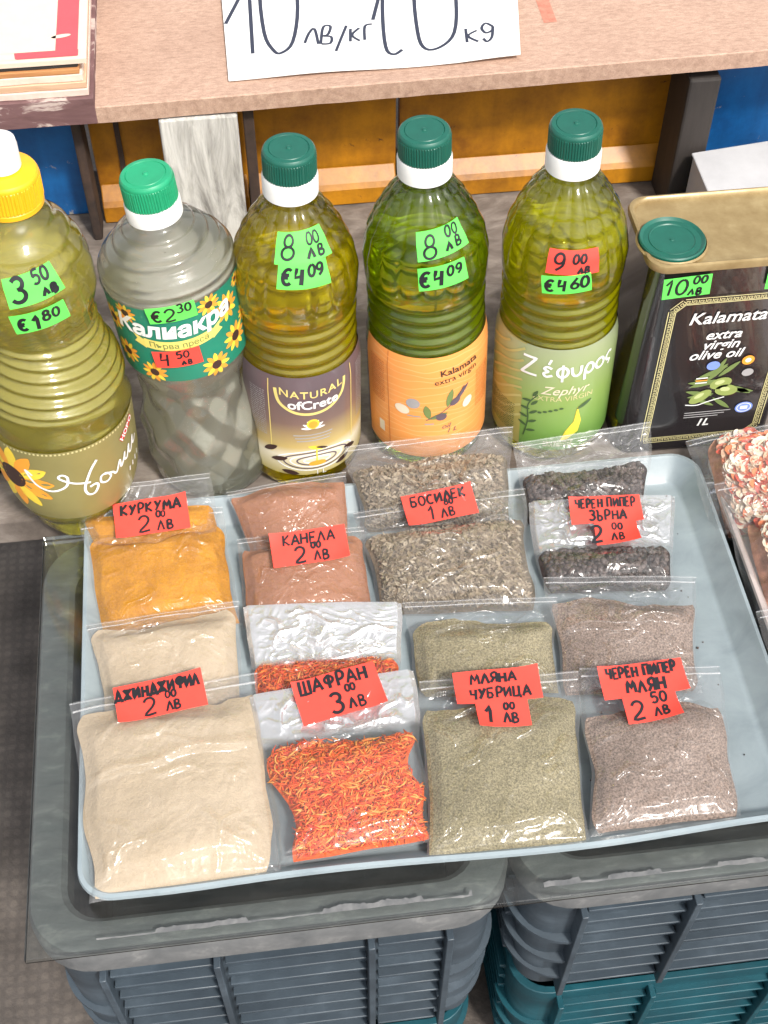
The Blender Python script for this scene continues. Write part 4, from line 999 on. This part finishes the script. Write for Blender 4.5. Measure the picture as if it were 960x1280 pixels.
tin_sticker(.0885, .1535, .029, .0155, [('€', -.34, -.34, .72, .13), ('5', -.02, -.34, .7, .13), ('11', .28, -.04, .42, .1)], .04, 2)

# ================================================================== SPICE BAGS
def quad(corners):
    TL, TR, BR, BL = [at(*c) for c in corners]
    return TL, TR, BR, BL
class Bag:
    def __init__(s, name, label, corners, T, vf, seed, group, wr=1.0, pinch=.03, glare=None, cut=None, extra=()):
        s.TL, s.TR, s.BR, s.BL = quad(corners); s.T = T; s.vf = vf; s.seed = seed; s.wr = wr; s.pinch = pinch; s.cut = cut; s.um = (.04, .96) if 'petal' not in name else (.101, .95)
        s.W = ((s.TR-s.TL).length+(s.BR-s.BL).length)/2; s.H = ((s.TL-s.BL).length+(s.TR-s.BR).length)/2
        s.n = ((s.BR-s.BL).cross(s.TL-s.BL)).normalized()
        s.root = empty(name, (s.BL+s.BR+s.TL+s.TR)/4, label, 'bag', group)
        rg = random.Random(seed*31+5); s.folds = []
        def fold(u0, v0, u1, v1, w, A):
            if u1 < u0: u0, v0, u1, v1 = u1, v1, u0, v0
            s.folds.append((u0*s.W, v0*s.H, u1*s.W, v1*s.H, w*1.15, A*2.1))
        for k in range(3):                       # slack across the bag just above the contents
            v = min(.9, vf+rg.uniform(-.06, .1)); a = rg.uniform(-.05, .45); fold(a, v+rg.uniform(-.05, .05), a+rg.uniform(.35, .6), v+rg.uniform(-.07, .07), .0022, rg.uniform(.0010, .0022))
        for k in range(13 if glare is None else 18):
            u, v, an, L = rg.uniform(.05, .95), rg.uniform(.08, .9) if glare is None else rg.uniform(vf, .95), rg.gauss(0, .7), rg.uniform(.1, .36)
            fold(u-cos(an)*L/2, v-sin(an)*L/2, u+cos(an)*L/2, v+sin(an)*L/2, rg.uniform(.0012, .002), rg.choice((.0006, .0009, .0012, .0022)))
        for c in (0, 1):                         # pulled corners at the bottom
            for k in range(2): fold(c+(.02 if c == 0 else -.02), .02, (.16+.1*k if c == 0 else .84-.1*k), .12+.16*rg.random(), .002, rg.uniform(.0008, .0016))
        fold(.06, .1+.04*rg.random(), .94, .09+.05*rg.random(), .003, .0011)
        for q in extra: fold(*q)
        s.side = (rg.uniform(-.3, 1), rg.uniform(-.3, 1))
    def N(s, u, v, k): return noise.noise(Vector((u*k+s.seed*7.1, v*k*s.H/s.W, s.seed*3.3)))
    def bulge(s, u, v):
        e = max(0, 1-abs(2*u-1)**2.6)**.8
        vt = s.vf+.05*s.N(u, .3, 3)
        return e*sstep(-.03, .22, v)**.7*(1-.93*sstep(vt-.2, vt+.06, v))
    def hs(s, u, v): return s.T*s.bulge(u, v)*(1+.3*s.N(u, v, 1.7)+.12*s.N(u, v, 4.2))+.0012
    def pos(s, u, v, h):
        b_ = s.bulge(.5, v)
        uu = .5+(u-.5)*(1-s.pinch*b_)+.034*s.N(.3 if u < .5 else .7, v, 3.4)*abs(2*u-1)**2
        vv = v+.012*s.N(u, .2 if v < .5 else .9, 3.5)*(abs(2*v-1)**2)
        p = (s.BL*(1-uu)+s.BR*uu)*(1-vv)+(s.TL*(1-uu)+s.TR*uu)*vv
        return p+s.n*h
    def top(s, u, v, off=0): return s.pos(u, v, s.hs(u, v)+off)
    def crease(s, u, v):
        fo = 0
        for (a0, b0, a1, b1_, w, A) in s.folds:
            dx, dy = (a1-a0), (b1_-b0); L2 = dx*dx+dy*dy; X, Y = u*s.W-a0, v*s.H-b0
            t = (X*dx+Y*dy)/L2
            if t <= 0 or t >= 1: continue
            d = (X*dy-Y*dx)/sqrt(L2)+.002*sin(t*7+a0*400)
            k = 1-d/w if d > 0 else 1+d/(w*2.4)
            if k > 0: fo = max(fo, A*k**1.15*sin(pi*t)**.6)
        q = Vector((u*6.5+s.seed*2.7, v*6.5*s.H/s.W, s.seed)); 
        w = Vector((noise.noise(q*.7), noise.noise(q*.7+Vector((9, 3, 1))), 0))
        a = 1-abs(noise.noise(q+w*1.6))*2; c = 1-abs(noise.noise(q*2.3+w*2))*2
        edge = min(1, 6*min(u, 1-u, v, 1-v)+.15)
        return edge*fo+s.wr*edge*(.0006*max(0, a)**5+.0004*max(0, c)**4)*(1.35 if v > s.vf else 1)
    def make_film(s, mat, lift=.0006):
        b = MB(); us, vs = lin(0, 1, 150), lin(0, 1, 150); s.lift = lift
        def f(u, v):
            e = min(1, 30*min(u, 1-u, v))
            return s.pos(u, v, (s.hs(u, v)+lift)*e+s.crease(u, v)+.0003)
        b.grid(f, us, vs, 0, uv=True)
        b.grid(lambda u, v: s.pos(u, v, 0.0001), lin(0, 1, 12), lin(0, 1, 12), 0, uv=True, flip=True)
        b.build('film', mat, s.root, sharp=180)
        z = MB(); vz = .945
        z.loft([[s.pos(u, vz-.004, s.hs(u, vz)+s.crease(u, vz)+.0007), s.pos(u, vz-.002, s.hs(u, vz)+s.crease(u, vz)+.0013), s.pos(u, vz+.003, s.hs(u, vz)+s.crease(u, vz)+.0013), s.pos(u, vz+.005, s.hs(u, vz)+s.crease(u, vz)+.0007)] for u in lin(.01, .99, 40)], 0)
        z.grid(lambda u, k: s.pos(u, .992+.008*k, s.hs(u, 1)*.6+s.crease(u, 1)+.0006), lin(0, 1, 40), [0, 1], 0)
        z.build('zip_seal', SEAL, s.root)
    def fill_top(s, u): return s.vf*(1+.11*s.N(u, 5, 2.2)+.03*s.N(u, 9, 9))
    def make_contents(s, mats, pieces=None, base_drop=0, name='spice'):
        b = MB()
        def span(v):
            a = .012+.03*max(0, s.N(.1, v, 4)+.15)+.09*max(0, 1-v/.13)**2*max(0, s.side[0])+.05*max(0, (v-s.vf+.1)/.1)**2
            c = .988-.03*max(0, s.N(.9, v, 4)+.15)-.09*max(0, 1-v/.13)**2*max(0, s.side[1])-.05*max(0, (v-s.vf+.1)/.1)**2
            if s.um[0] > .1: a += .12
            if s.cut:
                for q, (va, vb, am) in s.cut:
                    if va < v < vb:
                        h = am*sin(pi*(v-va)/(vb-va))
                        if q == 'L': a += h
                        else: c -= h
            return a, c
        def f(w, k):
            vt = s.fill_top(w); v = .014+(vt-.014)*k; a, c = span(v); u = a+(c-a)*w
            d = min(1, (1-k)*9)*min(1, k*30+.1)*min(1, min(w, 1-w)*13)**.8
            return s.pos(u, v, max(.0004, (s.hs(u, v)-.0004-base_drop+.00012*s.N(u, v, 14))*d+.0004*(1-d)))
        b.grid(f, lin(0, 1, 76), lin(0, 1, 76), 0)
        if pieces: pieces(s, b, f)
        o = b.build(name, mats, s.root, sharp=180); o['kind'] = 'stuff'
    def tag(s, px, py, w, h, rot, lines, mat, seed=1, lower=None, name='price_tag'):
        # find u, v under the photo point
        u, v = .5, .8
        for _ in range(25):
            q = proj(s.top(u, v)); qa = proj(s.top(u+.01, v)); qb = proj(s.top(u, v+.01))
            J = Matrix(((qa[0]-q[0], qb[0]-q[0]), (qa[1]-q[1], qb[1]-q[1]))); d = J.inverted() @ Vector((px-q[0], py-q[1])); u += d.x*.01*.8; v += d.y*.01*.8
            u = max(-.2, min(1.2, u)); v = max(-.2, min(1.2, v))
        g1 = [(min(1, max(0, u+du*w/s.W)), min(1, max(0, v+dv*h/s.H))) for du in lin(-.5, .5, 15) for dv in lin(-.5 if not lower else -1.2, .5, 11)]
        hm = max(s.hs(*q)+s.crease(*q) for q in g1)+s.lift
        h0 = s.hs(u, v)
        # right handed frame on the bag
        ex = (s.TR-s.TL+s.BR-s.BL).normalized(); ey = s.n.cross(ex)
        c0 = s.top(u, v)-s.n*h0
        def f(x, y, off):
            X, Y = x*cos(rot)-y*sin(rot), x*sin(rot)+y*cos(rot)
            uu, vv = u+X/s.W, v+Y/s.H
            hh = s.hs(max(0, min(1, uu)), max(0, min(1, vv)))
            return c0+ex*X+ey*Y+s.n*(hm+.0006+.0006*sin(X*70+s.seed)**2+.006*max(0, abs(x/w+y/h*(.5 if seed % 2 else -.5))-.45)**2*4+off)
        b = MB(); patch(b, -w/2, w/2, -h/2, h/2, f, 0, 0, 16, 8)
        if lower:
            lw, lh, lx = lower; patch(b, lx-lw/2, lx+lw/2, -h/2-lh+.0005, -h/2+.001, f, .00012, 0, 10, 6)
        rg = random.Random(seed)
        for (tx_, x, y, hh, pw, ws) in lines: write(b, tx_, x, y, hh, f, .0003, 1, w=pw*1.25, rng=rg, wscale=ws, slant=.06)
        b.build(name, [mat, M['ink']], s.root)
m, n, o = new_mat('clear_seal')
tr = nd(n, 'ShaderNodeBsdfTransparent'); df = nd(n, 'ShaderNodeBsdfPrincipled', Roughness=.2); df.inputs['Base Color'].default_value = (.85, .85, .86, 1)
mx = nd(n, 'ShaderNodeMixShader'); mx.inputs[0].default_value = .28; n.links.new(tr.outputs[0], mx.inputs[1]); n.links.new(df.outputs[0], mx.inputs[2]); n.links.new(mx.outputs[0], o.inputs[0]); SEAL = m

# loose pieces --------------------------------------------------------------
def spot(s, f, rg, kmax=.985):
    u, k = rg.uniform(s.um[0], s.um[1]), rg.uniform(.05, kmax); return u, k, f(u, k)
def p_flakes(nn, L, mi=1):
    def go(s, b, f):
        rg = random.Random(s.seed)
        for _ in range(nn):
            u, k, p = spot(s, f, rg)
            a = rg.uniform(0, 2*pi); d = (Vector((cos(a), sin(a), rg.uniform(-.35, .35)))).normalized(); e = s.n.cross(d).normalized()
            l = L*rg.uniform(.5, 1.3); w = l*rg.uniform(.22, .5); up = s.n*rg.uniform(.0002, .0022)
            c = p+up; cu = s.n*w*rg.uniform(.1, .5)
            b.add([c-d*l/2, c-e*w/2+cu, c+d*l/2, c+e*w/2+cu, c+cu*.2], [(0, 1, 4), (1, 2, 4), (2, 3, 4), (3, 0, 4)], mi)
    return go
ICO = None
def ico():
    global ICO
    if ICO is None:
        bm = bmesh.new(); bmesh.ops.create_icosphere(bm, subdivisions=2, radius=1)
        ICO = ([v.co.copy() for v in bm.verts], [[v.index for v in f.verts] for f in bm.faces]); bm.free()
    return ICO
def p_corns(nn, R):
    def go(s, b, f):
        rg = random.Random(s.seed); V, Fc = ico()
        for _ in range(nn):
            u, k, p = spot(s, f, rg, .97); r = R*rg.uniform(.75, 1.15); sd = rg.uniform(0, 50)
            b.add([p+s.n*rg.uniform(.0, .0016)+q*r*(1+.16*noise.noise(q*2.6+Vector((sd, 0, 0)))) for q in V], Fc, 1)
    return go
def p_threads(nn, L, R):
    def go(s, b, f):
        rg = random.Random(s.seed)
        for _ in range(nn):
            u, k, p = spot(s, f, rg)
            a = rg.gauss(pi/2 if rg.random() < .5 else 0, 1.0); d = Vector((cos(a), sin(a), rg.uniform(-.25, .25))).normalized(); e = s.n.cross(d)
            l = L*rg.uniform(.5, 1.2); cv = rg.uniform(-.3, .3)*l; lift = rg.uniform(.0, .0028)
            b.tube([p+s.n*lift+d*l*(t-.5)+e*cv*(1-(2*t-1)**2)+s.n*.0006*sin(t*3+a) for t in (0, .33, .67, 1)], R*rg.uniform(.7, 1.3), 4, 1, True)
    return go
def p_petals(nn, L):
    def go(s, b, f):
        rg = random.Random(s.seed)
        for _ in range(nn):
            u, k, p = spot(s, f, rg)
            a = rg.uniform(0, 2*pi); d = Vector((cos(a), sin(a), rg.uniform(-.5, .5))).normalized(); e = s.n.cross(d).normalized(); nn_ = d.cross(e)
            l = L*rg.uniform(.5, 1.3); w = l*rg.uniform(.25, .55); cv = rg.uniform(.12, .6); lift = rg.uniform(.0, .003)
            def g(x, y): return p+s.n*lift+d*(x*l)+e*(sin(y*cv*2)/max(.3, cv*2)*w*(1-.7*(2*abs(x))**2))+s.n*((1-cos(y*cv*2))*w*.5+.25*l*x*x*rg.uniform(.9, 1.1))
            b.grid(g, lin(-.5, .5, 6), lin(-1, 1, 5), 1)
    return go

POW = {
 'turmeric': powder('turmeric_powder', ((.4, .16, .005), (.56, .25, .008)), .12, 700, 60),
 'cinnamon': powder('cinnamon_powder', ((.28, .122, .066), (.345, .16, .092)), .08, 700, 30),
 'ginger': powder('ginger_powder', ((.4, .315, .21), (.49, .395, .285)), .05, 600, 30),
 'savory': powder('savory_powder', ((.19, .162, .09), (.275, .238, .145)), .5, 900, 30),
 'pepper': powder('ground_pepper', ((.19, .137, .108), (.275, .21, .175)), .55, 850, 26),
}
BITS = {
 'basil': bits('dried_basil_flakes', [(.27, .21, .15), (.2, .155, .11), (.36, .29, .21), (.13, .1, .07), (.3, .24, .16), (.23, .18, .125), (.42, .35, .26)]),
 'corn': bits('peppercorns', [(.06, .04, .035), (.035, .025, .022), (.1, .07, .06), (.05, .035, .03), (.13, .1, .09)], .55, .4),
 'saffron': bits('orange_strands', [(.85, .15, .02), (.9, .24, .035), (.78, .09, .015), (.92, .38, .08), (.85, .12, .02), (.6, .05, .012)], .55),
 'petal': bits('dried_petals', [(.84, .72, .56), (.85, .77, .64), (.62, .09, .05), (.8, .62, .44), (.82, .24, .1), (.5, .09, .06), (.7, .25, .15), (.8, .7, .56), (.62, .4, .27)], .6),
}
BASE = {'basil': flat('basil_bed', (.14, .115, .085), .9, .1, .4, 500), 'corn': flat('peppercorn_bed', (.03, .02, .018), .9, .1, .4, 500), 'saffron': flat('strand_bed', (.6, .1, .02), .9, .1, .4, 500), 'petal': flat('petal_bed', (.4, .2, .13), .9, .1, .5, 120)}
GRP = 'zip bags of spices in the tray'
def spice(kind, label, corners, T, vf, seed, glare=None, n=0, size=0, haze=.03, name=None, group=GRP, wr=1.0, strength=None, gloss=1.1, cut=None, extra=(), glare_amt=.72):
    if strength is None: strength = .2 if glare is None else .3
    s = Bag(name or {'corn': 'peppercorn_bag', 'petal': 'petal_bag'}.get(kind, kind+'_bag'), label, corners, T, vf, seed, group, wr, glare=glare, cut=cut, extra=extra)
    if kind in POW: s.make_contents([POW[kind]], name={'pepper': 'ground_pepper'}.get(kind, kind+'_powder'))
    else:
        pc = {'basil': p_flakes, 'petal': p_petals, 'corn': p_corns}.get(kind)
        if kind == 'saffron': s.make_contents([BASE[kind], BITS[kind]], p_threads(n, size, .0006), .0022, 'strands')
        else: s.make_contents([BASE[kind], BITS[kind]], pc(n, size), .0022 if kind != 'petal' else .005, {'basil': 'leaf_flakes', 'corn': 'peppercorns', 'petal': 'petals'}[kind])
    s.make_film(film('clear_bag_film', glare, haze, seed*1.37, strength, gloss, glare_amt), .0012 if kind in POW else .0022)
    return s
R_ = M['red_paper']
# first row, rear bags then front bags
spice('turmeric', 'turmeric bag without a tag, tucked behind the tagged turmeric bag', [(98, 612, .03), (262, 592, .03), (287, 700, .003), (114, 706, .003)], .010, .66, 1)
spice('cinnamon', 'reddish brown cinnamon bag without a tag, folded at its top', [(282, 616, .026), (432, 590, .028), (446, 700, .003), (312, 706, .003)], .010, .95, 2)
spice('basil', 'grey green leaf bag without a tag, behind the tagged leaf bag', [(432, 559, .032), (643, 534, .034), (640, 660, .003), (448, 668, .003)], .011, .74, 3, n=3000, size=.005)
spice('corn', 'whole peppercorn bag without a tag, topmost at the tray back', [(641, 555, .032), (812, 528, .034), (813, 655, .003), (656, 658, .003)], .010, .6, 4, n=620, size=.0021, glare=None, gloss=1.5)
s = spice('turmeric', 'tagged bag of bright yellow turmeric powder', [(97, 657, .017), (281, 634, .017), (302, 782, .003), (122, 800, .003)], .012, .84, 5)
s.tag(192, 655, .0475, .0262, .06, [('КУРКУМА', 0, .003, .0075, .0014, 1.0), ('2', -.006, -.0112, .0115, .0014, 1.0), ('00', .0058, -.002, .0045, .001, 1.0), ('ЛВ', .008, -.0115, .007, .0012, 1.0)], R_, 5)
s = spice('cinnamon', 'tagged bag of smooth pinkish brown cinnamon powder', [(297, 676, .016), (453, 660, .016), (472, 772, .003), (303, 786, .003)], .011, .9, 6)
s.tag(387, 687, .0485, .0235, .06, [('КАНЕЛА', 0, .002, .0072, .0012, 1.05), ('2', -.007, -.0105, .0105, .0013, 1.0), ('00', .004, -.0018, .0042, .001, 1.0), ('ЛВ', .0065, -.0105, .0068, .0011, 1.0)], R_, 6)
s = spice('basil', 'tagged bag of coarse grey green dried leaf flakes', [(444, 642, .018), (657, 611, .018), (673, 765, .003), (472, 772, .003)], .013, .76, 7, n=5200, size=.0052)
s.tag(549, 638, .047, .0225, .12, [('БОСИЛЕК', 0, .0022, .007, .0013, 1.05), ('1', -.007, -.0098, .0105, .0013, 1.0), ('80', .006, -.001, .0042, .001, 1.0), ('ЛВ', .0035, -.0098, .0066, .0011, 1.0)], R_, 7)
s = spice('corn', 'tagged bag of whole black peppercorns with glare painted on its top', [(659, 630, .017), (841, 622, .017), (843, 740, .003), (677, 744, .003)], .011, .46, 8, n=520, size=.0021, glare=.45, gloss=1.4, glare_amt=.42)
s.tag(755, 643, .047, .0195, .02, [('ЧЕРЕН ПИПЕР', 0, .0012, .0066, .0012, .78), ('ЗЪРНА', .0005, -.0078, .0068, .0012, 1.0), ('2', -.0085, -.0232, .0115, .0014, 1.0), ('00', .0055, -.0152, .0048, .0011, 1.0), ('ЛВ', .005, -.0232, .0058, .0011, 1.0)], R_, 8, lower=(.0275, .0165, .0045))
# second row
spice('ginger', 'cream powder bag without a tag, behind the largest cream bag', [(108, 783, .015), (301, 752, .015), (309, 898, .003), (130, 906, .003)], .010, .93, 9, haze=.045)
spice('saffron', 'orange strand bag with white glare painted on its wide top and no tag', [(304, 760, .015), (501, 755, .015), (498, 884, .003), (320, 894, .003)], .011, .46, 10, glare=.42, n=1500, size=.0085)
spice('savory', 'olive green powder bag without a tag, behind the tagged olive one', [(502, 755, .015), (697, 747, .015), (699, 868, .003), (522, 874, .003)], .010, .74, 11)
spice('pepper', 'brown ground pepper bag without a tag, nearest the tray right wall', [(681, 722, .015), (868, 722, .015), (876, 866, .003), (702, 872, .003)], .007, .8, 12, glare=None, gloss=1.6, extra=((-.02, .5, .6, .56, .003, .0026), (.5, .56, 1.0, .62, .003, .0026)))
s = spice('ginger', 'largest bag, of pale cream ginger powder with a tag', [(87, 882, .018), (322, 842, .018), (355, 1094, .0115), (109, 1130, .0135)], .0086, .93, 13, extra=((-.02, .52, .5, .6, .003, .0026), (.42, .585, .98, .64, .003, .0026), (.6, .3, .9, .1, .0022, .0018), (.1, .35, .3, .2, .0022, .0016)), haze=.04)
s.tag(202, 878, .052, .0245, .08, [('ДЖИНДЖИФИЛ', -.001, .0022, .0075, .0015, .8), ('2', -.007, -.0108, .0115, .0014, 1.0), ('00', .006, -.002, .0046, .001, 1.0), ('ЛВ', .0065, -.0108, .006, .0012, 1.0)], R_, 13)
s = spice('saffron', 'tagged bag of orange red safflower strands with white glare painted on its top', [(310, 873, .018), (518, 840, .018), (541, 1052, .0115), (350, 1085, .0115)], .0086, .64, 14, cut=[('L', (-.05, .48, .11)), ('R', (.3, .58, .07))], glare=.68, n=3600, size=.009)
s.tag(424, 873, .051, .029, .13, [('ШАФРАН', -.001, .0045, .0088, .0015, 1.0), ('3', -.004, -.0122, .0125, .0015, 1.0), ('00', .007, -.0005, .0045, .0011, 1.0), ('ЛВ', .0085, -.012, .007, .0012, 1.0)], R_, 14)
s = spice('savory', 'tagged bag of fine olive green ground savory', [(521, 853, .018), (726, 841, .018), (738, 1055, .0115), (535, 1076, .0115)], .0086, .84, 15)
s.tag(620, 868, .0505, .0215, .02, [('МЛЯНА', -.002, .0018, .0064, .0013, 1.15), ('ЧУБРИЦА', .0008, -.0082, .0066, .0013, 1.05), ('1', -.008, -.0248, .0115, .0015, 1.0), ('00', .0045, -.0162, .0045, .0011, 1.0), ('ЛВ', .0045, -.0248, .0062, .0012, 1.0)], R_, 15, lower=(.0305, .0172, .0005))
s = spice('pepper', 'tagged bag of fine brown ground pepper in the front right corner', [(723, 838, .018), (900, 834, .018), (928, 1022, .010), (739, 1046, .010)], .0086, .74, 16, gloss=1.4)
s.tag(800, 859, .051, .0215, .06, [('ЧЕРЕН ПИПЕР', 0, .0022, .0068, .0014, .82), ('МЛЯН', .0005, -.0082, .0078, .0015, 1.0), ('2', -.0075, -.0248, .0122, .0016, 1.0), ('50', .006, -.0162, .0064, .0014, 1.0), ('ЛВ', .0055, -.0248, .0062, .0013, 1.0)], R_, 16, lower=(.0315, .0172, .0005))
# right hand tray
PG = 'bags of dried petals in the right tray'
spice('petal', 'bag of red and cream dried petals at the back of the right tray', [(856, 552, .034), (1010, 522, .036), (1030, 668, .006), (888, 676, .006)], .018, .93, 17, n=1500, size=.0085, group=PG)
spice('petal', 'bag of dried petals with a wide clear top, midway along the right tray', [(893, 606, .03), (1060, 575, .032), (1100, 770, .006), (938, 778, .006)], .018, .7, 18, n=1500, size=.0085, group=PG)
spice('petal', 'bag of dried petals nearest the viewer in the right tray', [(944, 765, .026), (1100, 745, .028), (1140, 920, .006), (985, 935, .006)], .016, .85, 19, n=1200, size=.0085, group=PG)

# crumbs spilled on the tray
b = MB(); rg = random.Random(11); V, Fc = ico()
for k in range(34):
    x, y = (rg.uniform(.19, .212), rg.uniform(-.07, .15)) if k < 18 else (rg.uniform(-.155, .2), rg.uniform(-.082, .15))
    r = rg.uniform(.0003, .0009); b.add([Vector((x, y, .0006))+q*r*(1+.4*noise.noise(q*2+Vector((k, 0, 0)))) for q in V], Fc, 0)
tag(b.build('spilled_crumbs', BITS['corn']), 'tiny dark crumbs spilled on the pale blue tray', 'crumbs', kind='stuff')

# light focused by the oil falls on what stands around it
so.data.cycles.is_caustics_light = True
for o in bpy.data.objects:
    if o.type == 'MESH':
        if o.name.split('.')[0] == 'oil': o.cycles.is_caustics_caster = True
        elif o.name.split('.')[0] in ('bench', 'sheet', 'base_lip', 'tray', 'white_post'): o.cycles.is_caustics_receiver = True
